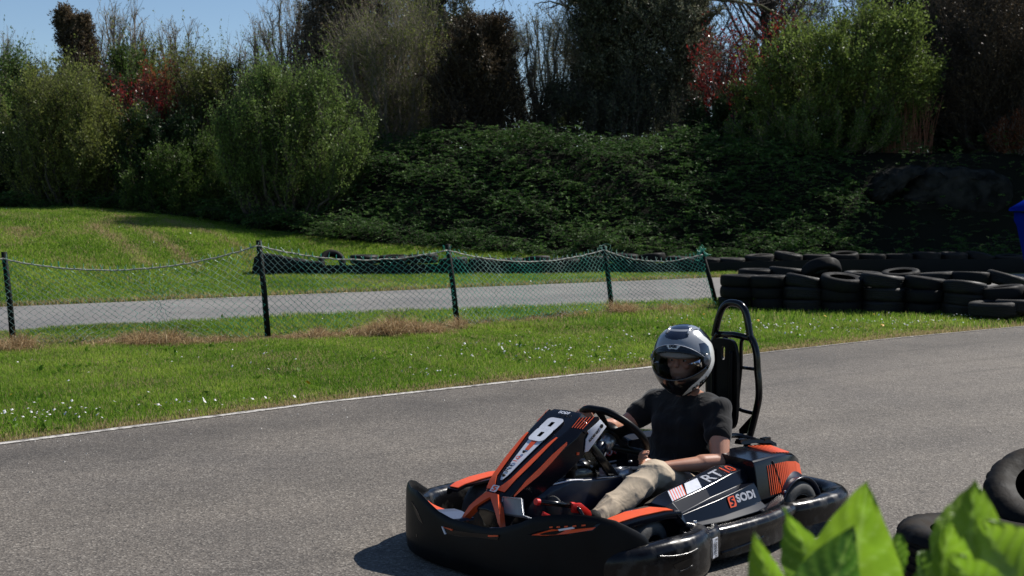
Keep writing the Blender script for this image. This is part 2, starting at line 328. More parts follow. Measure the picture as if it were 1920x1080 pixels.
def strip(name, A, B, z, mat, nxx=160, m=6, x0=-40, x1=40, rub=None, wav=0.0):
    X = np.linspace(x0, x1, nxx); a = lerp_poly(A, X) if not callable(A) else A(X); b = lerp_poly(B, X) if not callable(B) else B(X)
    if wav: b = b + wav * (nz(X, X * 0, 3.1, 1) + 0.6 * nz(X, X * 0, 11.0, 4)); 
    t = np.linspace(0, 1, m); XX = np.repeat(X[:, None], m, 1); YY = a[:, None] * (1 - t) + b[:, None] * t
    V = np.stack([XX, YY, np.full_like(XX, z)], -1); id_ = np.arange(nxx * m).reshape(nxx, m)
    F = np.stack([id_[:-1, :-1], id_[1:, :-1], id_[1:, 1:], id_[:-1, 1:]], -1).reshape(-1, 4)
    at = {'rub': rub(XX, YY).ravel()} if rub else None
    o = mesh(name, V, F, mat, smooth=False, attr=at); tag(o, kind='structure'); return o
rubn = lambda X, Y: np.clip(0.85 * np.exp(-((Y - lerp_poly(EDGE, X) + 0.80) / 0.75) ** 2) * (.75 + .3 * nz(X, Y, .7, 2)) + 0.30 * np.exp(-((Y - lerp_poly(EDGE, X) + 3.6 + .2 * X) / 0.35) ** 2) + 0.22 * np.exp(-((Y - lerp_poly(EDGE, X) + 4.7 + .2 * X) / 0.3) ** 2) + 0.05 + sum(k_ * np.exp(-((Y - lerp_poly(EDGE, X) + o_ + c_ * X + .10 * np.sin(X * .8 + o_)) / w_) ** 2) * np.clip(.5 + nz(X, Y * 0, .5, o_), 0, 1) for o_, c_, w_, k_ in [(2.1, .05, .06, .5), (2.75, .05, .06, .45), (5.6, .28, .06, .5), (6.4, .28, .07, .4), (1.5, -.06, .05, .5), (7.6, -.1, .06, .4)]), 0, 1)
strip('track', lambda X: np.full_like(X, -14.0), EDGE, 0.012, M['asphalt'], 420, 360, -16, 30, rub=rubn, wav=0.012)
strip('far_track', FN, FF, 0.012, M['asphalt_far'], 300, 20, -40, 40, rub=lambda X, Y: 0.25 * np.exp(-((Y - lerp_poly(FN, X) - 1.5) / 0.6) ** 2), wav=0.03)
def wline(lo=0.36, hi=0.46, w_=(0.62, 0.60, 0.56)):
    m, nt, b, out = new_mat('worn_white_paint'); L = nt.links; tc = N(nt, 'ShaderNodeTexCoord')
    n = N(nt, 'ShaderNodeTexNoise', Scale=18, Detail=8, Roughness=0.8); L.new(tc.outputs['Object'], n.inputs['Vector'])
    r_ = ramp(nt, n.outputs[0], [(lo, (0.16, 0.145, 0.13)), (hi, w_), (0.8, tuple(q * 1.15 for q in w_))]); L.new(r_.outputs[0], b.inputs['Base Color']); b.inputs['Roughness'].default_value = 0.8; return m
M['line'] = wline(0.42, 0.56, (0.56, 0.53, 0.48)); M['line2'] = wline(0.48, 0.60, (0.40, 0.36, 0.30))
def offc(A, d, amp=0.0, fr=7.0, sd_=0):
    def f(X):
        y = lerp_poly(A, X); sl = np.gradient(y, X); return y - d * np.sqrt(1 + sl * sl) + amp * (nz(X, X * 0, fr, sd_) + 0.5 * nz(X, X * 0, fr * 3.3, sd_ + 2))
    return f
strip('edge_line', offc(EDGE, 0.115, 0.012, 9, 1), offc(EDGE, 0.050, 0.022, 13, 4), 0.017, M['line'], 900, 3, -14, 1.9)
strip('faded_edge_line', offc(EDGE, 0.085, 0.014, 7, 1), offc(EDGE, 0.050, 0.016, 9, 4), 0.017, M['line2'], 900, 3, 1.9, 8.4)
strip('far_edge_line', offc(FF, 0.13, 0.02, 7, 1), offc(FF, 0.05, 0.02, 9, 4), 0.017, M['line'], 300, 3, -5.5, -2.6)

# ------------------------------------------------------------------ grass, flowers
def blades(name, X, Y, h, wd, mat, zf=terrain, lean=0.35, dry=None, kind='stuff', z0=0.0, parent=None, label=None):
    n = len(X); Z = zf(X, Y) + z0; a = rng.uniform(0, 2 * np.pi, n); la = rng.uniform(0, 2 * np.pi, n); ln = rng.uniform(0.05, lean, n) * h * 1.3
    px, py = np.cos(a) * wd / 2, np.sin(a) * wd / 2; tx, ty = np.cos(la) * ln, np.sin(la) * ln
    v = np.zeros((n, 5, 3)); v[:, 0] = np.stack([X - px, Y - py, Z - 0.01], -1); v[:, 1] = np.stack([X + px, Y + py, Z - 0.01], -1)
    v[:, 2] = np.stack([X + px * 0.8 + tx * 0.4, Y + py * 0.8 + ty * 0.4, Z + h * 0.6], -1); v[:, 3] = np.stack([X - px * 0.8 + tx * 0.4, Y - py * 0.8 + ty * 0.4, Z + h * 0.6], -1)
    v[:, 4] = np.stack([X + tx, Y + ty, Z + h * np.sqrt(np.clip(1 - (ln / h) ** 2 * 0.5, 0.2, 1))], -1)
    b = (np.arange(n) * 5)[:, None]; F = np.concatenate([b + np.array([0, 1, 2]), b + np.array([0, 2, 3]), b + np.array([3, 2, 4])], 0)
    val = np.clip(rng.normal(0.38, 0.14, n) + .20 * nz(X, Y, .75, 3) + .12 * nz(X, Y, 3.1, 8), 0, 0.62)
    if dry is not None: val = np.where(rng.random(n) < dry, rng.uniform(0.72, 1.0, n), val)
    o = mesh(name, v, F, mat, parent, attr={'v': np.repeat(val, 5)}); 
    if kind: tag(o, label, kind=kind)
    return o
M['grass'] = leafmat('grass_blades', [(0.0, (0.065, 0.15, 0.015)), (0.35, (0.165, 0.285, 0.028)), (0.62, (0.32, 0.42, 0.065)), (0.72, (0.26, 0.21, 0.09)), (1.0, (0.50, 0.40, 0.22))], 0.5, rough=0.5, spec=0.25)
def scatter(n, x0, x1, y0, y1, ok):
    X = rng.uniform(x0, x1, n); Y = rng.uniform(y0, y1, n); k = ok(X, Y); return X[k], Y[k]
inner = lambda X, Y: (Y > lerp_poly(EDGE, X) + 0.01 + 0.03 * nz(X, Y, 6, 2)) & (Y < lerp_poly(FN, X) - 0.02) & (np.abs(X) < Y * 0.46 + 1.2)
# near verge, denser towards the camera
X1, Y1 = scatter(680000, -7.5, 5.5, 8.0, 17.0, lambda X, Y: inner(X, Y) & (rng.random(len(X)) < np.clip(1.25 - (Y - 9) * 0.07, 0.3, 1)))
X2, Y2 = scatter(215000, -9.5, 11, 14, 24.5, lambda X, Y: inner(X, Y) & (Y > 16.5))
Xa = np.concatenate([X1, X2]); Ya = np.concatenate([Y1, Y2])
dr = dryness(Xa, Ya); hh = (0.034 + 0.022 * rng.random(len(Xa)) + 0.028 * np.clip(nz(Xa, Ya, 2.3, 1), 0, 1)) * (1 - 0.35 * (dr > 0.55)) * (1 + 0.5 * (Ya > 16.5))
blades('grass', Xa, Ya, hh, 0.0055 + 0.002 * (Ya > 13), M['grass'], dry=dr * 0.8 + 0.10, lean=0.6)
print('near grass', len(Xa))
outer = lambda X, Y: (Y > lerp_poly(FF, X) + 0.02) & (Y < lerp_poly(BASE, X) + 0.3) & (np.abs(X) < Y * 0.46 + 2) & (X < 6)
X3, Y3 = scatter(700000, -18, 6, 19, 37, outer)
dr = dryness(X3, Y3)
blades('mound_grass', X3, Y3, 0.05 + 0.05 * rng.random(len(X3)) + 0.03 * np.clip(nz(X3, Y3, 1.7, 1), 0, 1), 0.014, M['grass'], dry=dr * 0.8 + 0.07, lean=0.7)
print('mound grass', len(X3))
# taller fringe in front of the near tyre pile and behind the fence
X4, Y4 = scatter(30000, 2.9, 9.5, 17.2, 20.5, lambda X, Y: (np.abs(Y - lerp_poly([(2.9, 19.75), (4.5, 19.25), (6.9, 18.25), (9.5, 17.9)], X)) < 0.16) & (rng.random(len(X)) < np.clip(0.45 + 0.5 * nz(X, X * 0, 3.3, 2), 0.08, 1)))
blades('fringe_grass', X4, Y4, 0.09 + 0.15 * rng.random(len(X4)) * np.clip(nz(X4, X4 * 0, 5, 2) + 0.8, 0.2, 1.4), 0.009, M['grass'], lean=0.5)
# dry straw heaps along the fence foot
M['straw'] = leafmat('dry_straw', [(0.0, (0.14, 0.09, 0.045)), (0.5, (0.40, 0.27, 0.14)), (1.0, (0.66, 0.52, 0.32))], 0.25, rough=0.7, spec=0.1)
sx, sy, sh = [], [], []
for cx, cy, rx, hgt, n in [(-5.75, 14.2, 0.25, .13, 1500), (-5.35, 14.35, 0.28, .20, 1700), (-4.55, 14.75, .18, .10, 500), (-3.95, 14.9, 0.5, .2, 3600), (-3.3, 15.1, 0.35, .10, 1300), (-2.5, 15.5, 0.3, .08, 900), (-2.2, 15.65, .2, .15, 1200), (-1.62, 15.85, 0.3, .17, 2600), (-1.33, 15.95, .3, .27, 3200), (-1.02, 16.1, .28, .17, 2000), (-0.66, 16.65, .14, .18, 600), (-.2, 17.3, .5, .08, 1200), (.9, 18.4, .5, .09, 1300), (1.55, 18.9, .16, .27, 1500), (2.3, 19.3, .3, .14, 800), (0.3, 17.8, .4, .07, 900)]:
    x = rng.normal(0, rx * 0.5, n) + rng.choice([-.6, -.2, .1, .5], n) * rx * .8; y = rng.normal(0, 0.14, n) + .06 * np.sin(x * 14); sx.append(cx + x); sy.append(cy + y); sh.append(hgt * np.exp(-(x / rx) ** 2 * 0.6) * rng.uniform(0.25, 1.15, n) * (.75 + .45 * np.sin(x * 23 + cx * 7)) + 0.02)
sx, sy, sh = map(np.concatenate, (sx, sy, sh))
o = blades('dry_grass', sx, sy, sh, 0.006, M['straw'], lean=1.5); o.data.attributes['v'].data.foreach_set('value', np.repeat(np.clip(rng.normal(0.5, 0.25, len(sx)), 0, 1), 5).astype(np.float32))
M['petal'] = pm('white_petal', (0.72, 0.72, 0.72), None, rough=0.6); M['yolk'] = pm('yellow_petal', (0.75, 0.38, 0.02), None, rough=0.6)
def flowers(name, X, Y, r_, mats, h=0.05):
    V, F, MI = [], [], []
    for x, y in zip(X, Y):
        z = float(terrain(x, y)) + h + rng.uniform(0, 0.03); b = len(V); t = rng.normal(0, 0.45, 2); rr = r_ * rng.uniform(0.75, 1.25)
        for k in range(8):
            a = k * math.pi / 4; q = rr * (1 if k % 2 == 0 else 0.72); V.append((x + q * math.cos(a), y + q * math.sin(a), z + q * (math.cos(a) * t[0] + math.sin(a) * t[1])))
        V.append((x, y, z + 0.004)); V += [(x + rr * .35 * math.cos(a), y + rr * .35 * math.sin(a), z + 0.006) for a in (0, 1.57, 3.14, 4.71)]
        for k in range(8): F.append((b + k, b + (k + 1) % 8, b + 8)); MI.append(0)
        F.append((b + 9, b + 10, b + 11, b + 12)); MI.append(1)
    o = mesh(name, V, F, mats, smooth=False, midx=MI); tag(o, kind='stuff'); return o
fx, fy = [], []
def gpt(px, py, z=0.0):
    p = math.atan((540 - 368) / FPX); a = (px - 960) / FPX; b = (540 - py) / FPX; d = (a, math.cos(p) + b * math.sin(p), -math.sin(p) + b * math.cos(p)); t = (z - CAM_H) / d[2]; return d[0] * t, d[1] * t
# daisy patches, given as ground areas (centre, spread, count)
for (x, y, sx_, sy_, n) in [(-3.62, 9.75, .30, .16, 34), (-3.3, 10.05, .35, .25, 14), (-2.55, 10.35, .28, .14, 16), (-2.1, 10.5, .2, .1, 6), (-.75, 12.2, .22, .16, 12), (.2, 13.3, .5, .2, 18), (1.1, 13.6, .35, .35, 30), (0.2, 14.4, .6, .35, 40), (1.3, 15.2, .5, .3, 22), (3.6, 16.3, .6, .35, 80), (5.0, 17.1, .7, .3, 70), (6.3, 17.9, .6, .2, 40), (2.6, 17.3, .5, .6, 30), (-1.0, 13.5, 1.2, .6, 26), (-3.5, 13, 1.5, .8, 12), (.1, 19.2, .8, .3, 30), (-3.6, 17.5, 1.2, .5, 14), (-8.5, 35.4, .9, .35, 60), (-1.6, 24.6, 1.2, .4, 60), (-10.5, 30, 2.5, 3, 60), (-6, 29, 1.5, 2, 40)]:
    a = rng.normal(x, sx_, n); b = rng.normal(y, sy_, n); k = (b > lerp_poly(EDGE, a) + 0.12); fx.append(a[k]); fy.append(b[k])
fx = np.concatenate(fx); fy = np.concatenate(fy)
kk = ~((fy > lerp_poly(FN, fx)) & (fy < lerp_poly(FF, fx))); fx, fy = fx[kk], fy[kk]
flowers('daisies', fx, fy, 0.0115, [M['petal'], M['yolk']])
dx = [-3.95, -1.72, .55, 1.9, 2.25, 2.55, 3.15, 4.9, 5.6, -4.4, -3.6, 1.0, 2.0, 4.1, 4.55]; dy = [10.55, 11.3, 12.9, 17.6, 17.3, 17.9, 17.2, 18.2, 17.4, 16.0, 15.9, 18.3, 16.7, 17.6, 16.5]
flowers('dandelions', dx, dy, 0.02, [M['yolk'], M['yolk']], h=0.06)
# broad weeds in the verge
def leafquads(P, D, size, wid, up=None):
    """P centres, D unit leaf directions -> rhombus leaves"""
    n = len(P); r_ = rng.normal(size=(n, 3)); S = np.cross(D, r_); S /= np.linalg.norm(S, axis=1)[:, None] + 1e-9
    size = np.broadcast_to(size, (n,))[:, None]; h = size * wid
    Nn = np.cross(D, S)
    v = np.stack([P, P + D * size * 0.45 + S * h / 2 + Nn * h * 0.12, P + D * size, P + D * size * 0.45 - S * h / 2 + Nn * h * 0.12], 1)
    return v.reshape(-1, 3), np.arange(n * 4).reshape(n, 4)
wx, wy = scatter(500, -6, 6, 9, 19, inner); kp = rng.random(len(wx)) < 0.5; wx, wy = wx[kp], wy[kp]
P = np.repeat(np.stack([wx, wy, terrain(wx, wy) + 0.01], -1), 14, 0); D = rng.normal(size=P.shape); D[:, 2] = np.abs(D[:, 2]) * 0.5 + 0.15; D /= np.linalg.norm(D, axis=1)[:, None]
P += D * 0.02; V, F = leafquads(P, D, rng.uniform(0.03, 0.08, len(P)), 0.45)
tag(mesh('weeds', V, F, M['grass'], attr={'v': np.repeat(rng.uniform(0.0, 0.35, len(P)), 4)}), kind='stuff')

# grit and small pale stones swept to the edge of the track
def grit():
    n = 260; X = rng.uniform(-5, 7, n); Y = lerp_poly(EDGE, X) - .18 - np.abs(rng.normal(0, .7, n)); V, F = [], []
    for x, y in zip(X, Y):
        r_ = rng.uniform(.004, .011); b = len(V); z = .012; a0 = rng.uniform(0, 6)
        V += [(x + r_ * math.cos(a0 + k * 1.57) * rng.uniform(.6, 1.2), y + r_ * math.sin(a0 + k * 1.57) * rng.uniform(.6, 1.2), z) for k in range(4)] + [(x, y, z + r_ * .8)]; F += [(b + k, b + (k + 1) % 4, b + 4) for k in range(4)]
    tag(mesh('grit', V, F, M['rope'], smooth=False), kind='stuff')
grit()
# ------------------------------------------------------------------ trees and shrubs
def unit(v): return v / (np.linalg.norm(v, axis=-1, keepdims=True) + 1e-9)
def tubes_batch(P, Rr, seg=3):
    """P (n,k,3) polylines, Rr (n,k) radii -> open tubes"""
    n, k, _ = P.shape; T = np.gradient(P, axis=1); T = unit(T); a = np.array([0.31, 0.17, 0.94]); Nn = unit(np.cross(T, a)); B = np.cross(T, Nn)
    A = np.arange(seg) * 2 * np.pi / seg
    V = P[:, :, None] + Rr[:, :, None, None] * (np.cos(A)[:, None] * Nn[:, :, None] + np.sin(A)[:, None] * B[:, :, None])
    id_ = np.arange(n * k * seg).reshape(n, k, seg); nx_ = np.roll(id_, -1, 2)
    F = np.stack([id_[:, :-1], nx_[:, :-1], nx_[:, 1:], id_[:, 1:]], -1).reshape(-1, 4)
    return V.reshape(-1, 3), F
def joinVF(L):
    V, F, n = [], [], 0
    for v, f in L: V.append(v); F.append(f + n); n += len(v)
    return np.concatenate(V), np.concatenate(F)
def curves(S, D, Ln, k=5, bend=None, jit=0.08, g=0.0):
    """start points, directions, lengths -> bent polylines (n,k,3)"""
    n = len(S); t = np.linspace(0, 1, k)[None, :, None]; P = S[:, None] + D[:, None] * Ln[:, None, None] * t
    b = rng.normal(size=(n, 1, 3)) * jit; P = P + b * Ln[:, None, None] * t * t
    if bend is not None: P = P + np.asarray(bend)[None, None] * Ln[:, None, None] * t * t
    return P + rng.normal(size=P.shape) * (Ln[:, None, None] * 0.012)
def pick(P, n, lo=0.25, hi=1.0, pw=1.0):
    """n random points on polylines P, with tangents"""
    i = rng.integers(0, P.shape[0], n); k = P.shape[1]; u = (lo + (hi - lo) * rng.random(n) ** pw) * (k - 1); j = np.minimum(u.astype(int), k - 2); f = (u - j)[:, None]
    a, b = P[i, j], P[i, j + 1]; return a * (1 - f) + b * f, unit(b - a), u / (k - 1), i
def leaves_on(T_, per, size, wid=0.5, spread=0.03, upb=0.35):
    size = size * 1.12
    n = len(T_) * per; p, t, u, i = pick(T_, n, 0.1, 1.0); D = unit(t * 0.6 + rng.normal(size=(n, 3)) * 0.75 + np.array([0, 0, upb])); p = p + rng.normal(size=(n, 3)) * spread
    return leafquads(p, D, size * rng.uniform(0.6, 1.3, n), wid)
def finish(name, label, cat, X, Y, wood, leaf, wmat, lmat, tone=0.5, tv=0.2, group=None, rz=None):
    z = float(terrain(X, Y)); t = empty(name, (X, Y, z - 0.05), 0, label, cat, group)
    V, F = joinVF(wood); mesh('trunk', V, F, wmat, t)
    if leaf is not None:
        V, F = leaf; nn = len(V) // 4; c = V.reshape(nn, 4, 3)[:, 0]; cl = nz(c[:, 0] * 1.7 + X, c[:, 2] * 1.7, 1.0, X) * 0.18
        v = np.clip(rng.normal(tone, tv, nn) + cl, 0, 1); mesh('crown', V, F, lmat, t, attr={'v': np.repeat(v, 4)})
    return t
def shrub(name, label, cat, X, Y, W, H, lmat, wmat, nstem=26, ntw=900, per=9, lsize=0.06, tone=0.5, upright=0.6, dep=None, base=0.25, fine=0, lift=0.0, tw=0.16, wid=0.5, tv=0.2, lean=0.0, group=None, thick=1.0, ncl=16, clr=1.0):
    """many stems from one foot; side twigs carry the leaves"""
    dep = dep or W * 0.8; ntw = int(ntw * 1.5)
    a = rng.uniform(0, 2 * np.pi, nstem); rr = np.sqrt(rng.random(nstem)); S = np.stack([np.cos(a) * rr * W * 0.5 * base, np.sin(a) * rr * dep * 0.5 * base, np.zeros(nstem)], -1)
    el = 1 - 0.45 * rr ** 2 * rng.uniform(0.5, 1.3, nstem)
    E = np.stack([np.cos(a) * rr * W * 0.44 + lean * H, np.sin(a) * rr * dep * 0.44, H * 0.88 * el * rng.uniform(0.85, 1.05, nstem)], -1)
    t = np.linspace(0, 1, 8)[None, :, None]; Mid = S * 0.5 + E * 0.5 + np.stack([E[:, 0] * 0.18, E[:, 1] * 0.18, -H * 0.06 * np.ones(nstem)], -1)
    ST = S[:, None] * (1 - t) ** 2 + 2 * Mid[:, None] * t * (1 - t) + E[:, None] * t * t; ST = ST + rng.normal(size=ST.shape) * 0.015 * H * (t > 0)
    r0 = 0.012 * H * rng.uniform(0.7, 1.3, nstem)[:, None] * np.linspace(1, 0.25, 8)[None]
    p, tg, u, i = pick(ST, ntw, lift, 1.0, 0.8)
    out = p * np.array([1 / W, 1 / dep, 0.15 / H]); D = unit(unit(out) * (1.1 - upright) + np.array([0, 0, upright]) + tg * 0.45 + rng.normal(size=p.shape) * 0.38)
    ln = H * tw * rng.uniform(0.5, 1.35, ntw) * (1.15 - 0.4 * u); TW = curves(p, D, ln, 5, (0, 0, 0.12), 0.12)
    wood = [tubes_batch(ST, r0, 5), tubes_batch(TW, thick * np.maximum(0.0022 * H ** 0.5, 0.004) * np.linspace(1, 0.4, 5)[None] * np.ones((ntw, 1)), 3)]
    nf_ = int(ntw * 0.85) if per > 1 else 0; C_ = np.array([lean * H * .6, 0, H * 0.52])
    ca = rng.uniform(0, 2 * np.pi, ncl); cr_ = np.sqrt(rng.random(ncl)) * .78; cz = rng.uniform(-.75, .72, ncl); sh_ = np.sqrt(np.clip(1 - (cz * .85) ** 2, .1, 1))
    CC = np.stack([np.cos(ca) * cr_ * sh_ * W * .46 + lean * H * .6 * (cz + 1), np.sin(ca) * cr_ * sh_ * dep * .46, H * (.5 + .44 * cz)], -1); CR = clr * min(W, H) * rng.uniform(.10, .20, ncl); ci = rng.integers(0, ncl, nf_)
    q = unit(rng.normal(size=(nf_, 3)) + np.array([0, 0, .35])); p = CC[ci] + q * (CR[ci] * rng.uniform(.35, 1, nf_))[:, None]; p[:, 2] = np.clip(p[:, 2], .08 * H, H * 1.02)
    kq = p[:, 2] > (lift * H * .7 if lift > .2 else 0); p, q = p[kq], unit((p - C_) / np.array([W, dep, H]))[kq]
    nf_ = len(p); D = unit(q * (1.1 - upright) + np.array([0, 0, upright]) + rng.normal(size=p.shape) * .35); ln3 = H * tw * rng.uniform(.4, 1.1, nf_) * np.where(rng.random(nf_) < .13, 2.1, 1); D = np.where((ln3 > H * tw * 1.2)[:, None], unit(D + np.array([0, 0, 1.2])), D); T3 = curves(p, D, ln3, 5, (0, 0, .12), .12); TW = np.concatenate([TW, T3]); wood.append(tubes_batch(T3, np.maximum(0.0018 * H ** 0.5, 0.0035) * np.linspace(1, 0.4, 5)[None] * np.ones((nf_, 1)), 3))
    allT = TW
    if fine:
        p, tg, u, i = pick(TW, fine, 0.15, 1.0); D = unit(tg * 0.8 + rng.normal(size=p.shape) * 0.6 + np.array([0, 0, 0.25])); T2 = curves(p, D, H * tw * 0.4 * rng.uniform(0.5, 1.3, fine), 3)
        wood.append(tubes_batch(T2, thick * 0.0035 * np.linspace(1, 0.5, 3)[None] * np.ones((fine, 1)), 3))
    leaf = leaves_on(allT, per, lsize, wid) if per else None
    if fine and per: leaf = joinVF([leaf, leaves_on(T2, max(per // 2, 1), lsize, wid)])
    return finish(name, label, cat, X, Y, wood, leaf, wmat, lmat, tone, tv, group)
def tree(name, label, cat, X, Y, W, H, lmat, wmat, prof, nb=90, ntw=1200, per=8, lsize=0.06, tone=0.5, r0=0.12, up=0.3, dep=None, tw=0.1, fine=0, bole=0.1, lean=(0, 0), wid=0.5, tv=0.2, group=None, crook=0.02, hi=0.98, thick=1.0):
    """one trunk, branches whose length follows prof(height 0..1), twigs, leaves"""
    dep = dep or W; k = 9; t = np.linspace(0, 1, k); ntw = int(ntw * 1.35)
    TR = np.stack([lean[0] * H * t ** 1.4, lean[1] * H * t ** 1.4, H * t], -1)[None] + np.cumsum(rng.normal(size=(1, k, 3)) * crook * H * (t[None, :, None] > 0), 1) * np.array([1, 1, 0.2])
    p, tg, u, i = pick(TR, nb, bole, hi); a = rng.uniform(0, 2 * np.pi, nb); D = unit(np.stack([np.cos(a), np.sin(a) * dep / W, np.full(nb, up) + 0.5 * u * up], -1))
    ln = np.maximum(prof(u) * W / 2 * rng.uniform(0.7, 1.15, nb), 0.15); BR = curves(p, D, ln, 6, (0, 0, 0.22), 0.10)
    wood = [tubes_batch(TR, (r0 * np.linspace(1, 0.18, k) ** 1.0)[None], 8), tubes_batch(BR, (0.012 + 0.018 * ln)[:, None] * np.linspace(1, 0.25, 6)[None] * (r0 / 0.12) ** 0.4, 4)]
    p, tg, u, i = pick(BR, ntw, 0.18, 1.0, 0.8); D = unit(tg * 0.7 + rng.normal(size=p.shape) * 0.55 + np.array([0, 0, 0.3])); TW = curves(p, D, H * tw * rng.uniform(0.5, 1.3, ntw), 4)
    wood.append(tubes_batch(TW, thick * 0.0065 * np.linspace(1, 0.4, 4)[None] * np.ones((ntw, 1)), 3)); L_ = []
    if per > 3:
        nf_ = int(ntw * .7); u = bole + (1 - bole) * rng.random(nf_); a = rng.uniform(0, 2 * np.pi, nf_); rr = prof(u) * W / 2 * (.35 + .6 * rng.random(nf_) ** .6) * (.9 + .2 * np.sin(3 * a + 9 * u + X)); p = np.stack([np.cos(a) * rr + lean[0] * H * u, np.sin(a) * rr * dep / W, u * H * .97], -1)
        D = unit(np.stack([np.cos(a), np.sin(a), np.full(nf_, up * 1.4)], -1) + rng.normal(size=p.shape) * .4); T3 = curves(p, D, H * tw * rng.uniform(.5, 1.25, nf_), 4); TW = np.concatenate([TW, T3]); wood.append(tubes_batch(T3, 0.0055 * np.linspace(1, 0.4, 4)[None] * np.ones((nf_, 1)), 3))
    if per: L_.append(leaves_on(TW, per, lsize, wid))
    if fine:
        p, tg, u, i = pick(TW, fine, 0.1, 1.0); D = unit(tg * 0.8 + rng.normal(size=p.shape) * 0.6 + np.array([0, 0, 0.2])); T2 = curves(p, D, H * tw * 0.5 * rng.uniform(0.5, 1.3, fine), 3)
        wood.append(tubes_batch(T2, thick * 0.004 * np.linspace(1, 0.5, 3)[None] * np.ones((fine, 1)), 3))
        if per: L_.append(leaves_on(T2, max(per // 2, 1), lsize, wid))
    return finish(name, label, cat, X, Y, wood, joinVF(L_) if L_ else None, wmat, lmat, tone, tv, group)
LM = {}
LM['olive'] = leafmat('olive_leaves', [(0, (0.065, 0.085, 0.018)), (0.5, (0.163, 0.195, 0.044)), (1, (0.299, 0.325, 0.091))], 0.45)
LM['green'] = leafmat('fresh_green_leaves', [(0, (0.049, 0.091, 0.018)), (0.5, (0.124, 0.195, 0.044)), (1, (0.247, 0.338, 0.091))], 0.45)
LM['bright'] = leafmat('spring_green_leaves', [(0, (0.060, 0.085, 0.018)), (0.5, (0.140, 0.200, 0.040)), (1, (0.25, 0.32, 0.085))], 0.45)
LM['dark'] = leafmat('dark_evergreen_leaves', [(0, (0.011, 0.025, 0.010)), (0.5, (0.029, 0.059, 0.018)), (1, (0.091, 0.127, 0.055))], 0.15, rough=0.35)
LM['ivy'] = leafmat('ivy_leaves', [(0, (0.027, 0.035, 0.019)), (0.6, (0.117, 0.125, 0.070)), (1, (0.332, 0.321, 0.215))], 0.22, rough=0.4, spec=0.35)
LM['brown'] = leafmat('brown_foliage', [(0, (0.030, 0.022, 0.014)), (0.5, (0.085, 0.062, 0.036)), (1, (0.19, 0.14, 0.085))], 0.3)
LM['purple'] = leafmat('grey_brown_buds', [(0, (0.067, 0.054, 0.037)), (0.5, (0.193, 0.151, 0.104)), (1, (0.403, 0.319, 0.218))], 0.3)
LM['pale'] = leafmat('pale_catkins_and_buds', [(0, (0.114, 0.133, 0.068)), (0.5, (0.273, 0.296, 0.160)), (1, (0.546, 0.569, 0.342))], 0.4)
LM['red'] = leafmat('red_young_leaves', [(0, (0.062, 0.013, 0.011)), (0.45, (0.213, 0.025, 0.022)), (0.8, (0.450, 0.050, 0.043)), (1, (0.575, 0.163, 0.125))], 0.35, rough=0.25, spec=0.6)
LM['orange'] = leafmat('orange_brown_leaves', [(0, (0.10, 0.035, 0.012)), (0.6, (0.25, 0.075, 0.03)), (1, (0.34, 0.13, 0.05))], 0.35)
LM['bank'] = leafmat('creeping_shrub_leaves', [(0, (0.016, 0.048, 0.010)), (0.5, (0.050, 0.115, 0.024)), (1, (0.13, 0.22, 0.055))], 0.32, rough=0.55, spec=0.22)
K_ = FPX
def px(p, Y): return (p - 960) / K_ * Y
def zt(y, Y): return CAM_H - (y - 368) / K_ * Y
cone = lambda u: 1.05 - u; ball = lambda u: np.sqrt(np.clip(1 - (2 * u - 1.05) ** 2, 0.05, 1)); flame = lambda u: np.clip(1.25 * (1 - u) ** 0.6 * (0.55 + u), 0.12, 1)
def place(kind, x0, x1, ytop, Y, **kw):
    X = px((x0 + x1) / 2, Y); W = (x1 - x0) / K_ * Y * 1.22; z0 = float(terrain(X, Y)); H = zt(ytop, Y) - z0
    return kind, X, Y, W, H, kw
# far row: bare trees against the sky
for (x0, x1, yt, Y, lab, nb, lm, per) in [(-60, 60, 18, 46, 'bare pale tree at the far left edge of the sky gap', 60, 'pale', 1), (165, 290, -25, 45, 'tall bare tree with fine upright twigs behind the brown cone shaped tree', 90, 'pale', 1), (280, 420, 28, 46, 'bare upright tree with thin pale twigs right of the tallest sky gap tree', 80, 'pale', 1), (425, 480, 40, 44, 'small bare forked sapling standing alone against the blue sky', 26, 'pale', 0), (480, 600, -40, 43, 'pale budding tree at the right edge of the blue sky', 80, 'pale', 3)]:
    _, X, Y_, W, H, _ = place('t', x0, x1, yt, Y)
    shrub('bare_tree', lab, 'tree', X, Y_, W * 1.1, H, LM[lm], M['twig'], nstem=int(nb * .28), ntw=nb * 6, per=max(per, 1) - (per == 0), fine=nb * 22, lsize=.05, upright=.82, base=.18, tw=.13, lift=.15, tone=.4, thick=2.1, group='bare trees behind the hedge')
for (x0, x1, yt, Y, lab) in [(1225, 1420, -80, 46, 'bare spreading tree behind the ivy covered trees'), (1340, 1530, -60, 44, 'bare tree with arching grey branches above the red leaved shrub'), (760, 900, -90, 45, 'bare forked tree rising behind the brown bush'), (1560, 1760, -70, 46, 'bare tree with upright twigs behind the bright green bush'), (1000, 1180, -60, 47, 'bare tree seen through the pale willows')]:
    _, X, Y_, W, H, _ = place('t', x0, x1, yt, Y)
    tree('bare_tree', lab, 'tree', X, Y_, W * 1.15, H, LM['pale'], M['bark'], lambda u: 0.4 + 0.6 * np.sin(np.clip(u, 0, 1) * 2.8), nb=60, ntw=700, fine=2200, per=0, up=0.75, r0=0.16, tw=0.12, bole=0.3, crook=0.03, group='bare trees behind the hedge', thick=1.9)
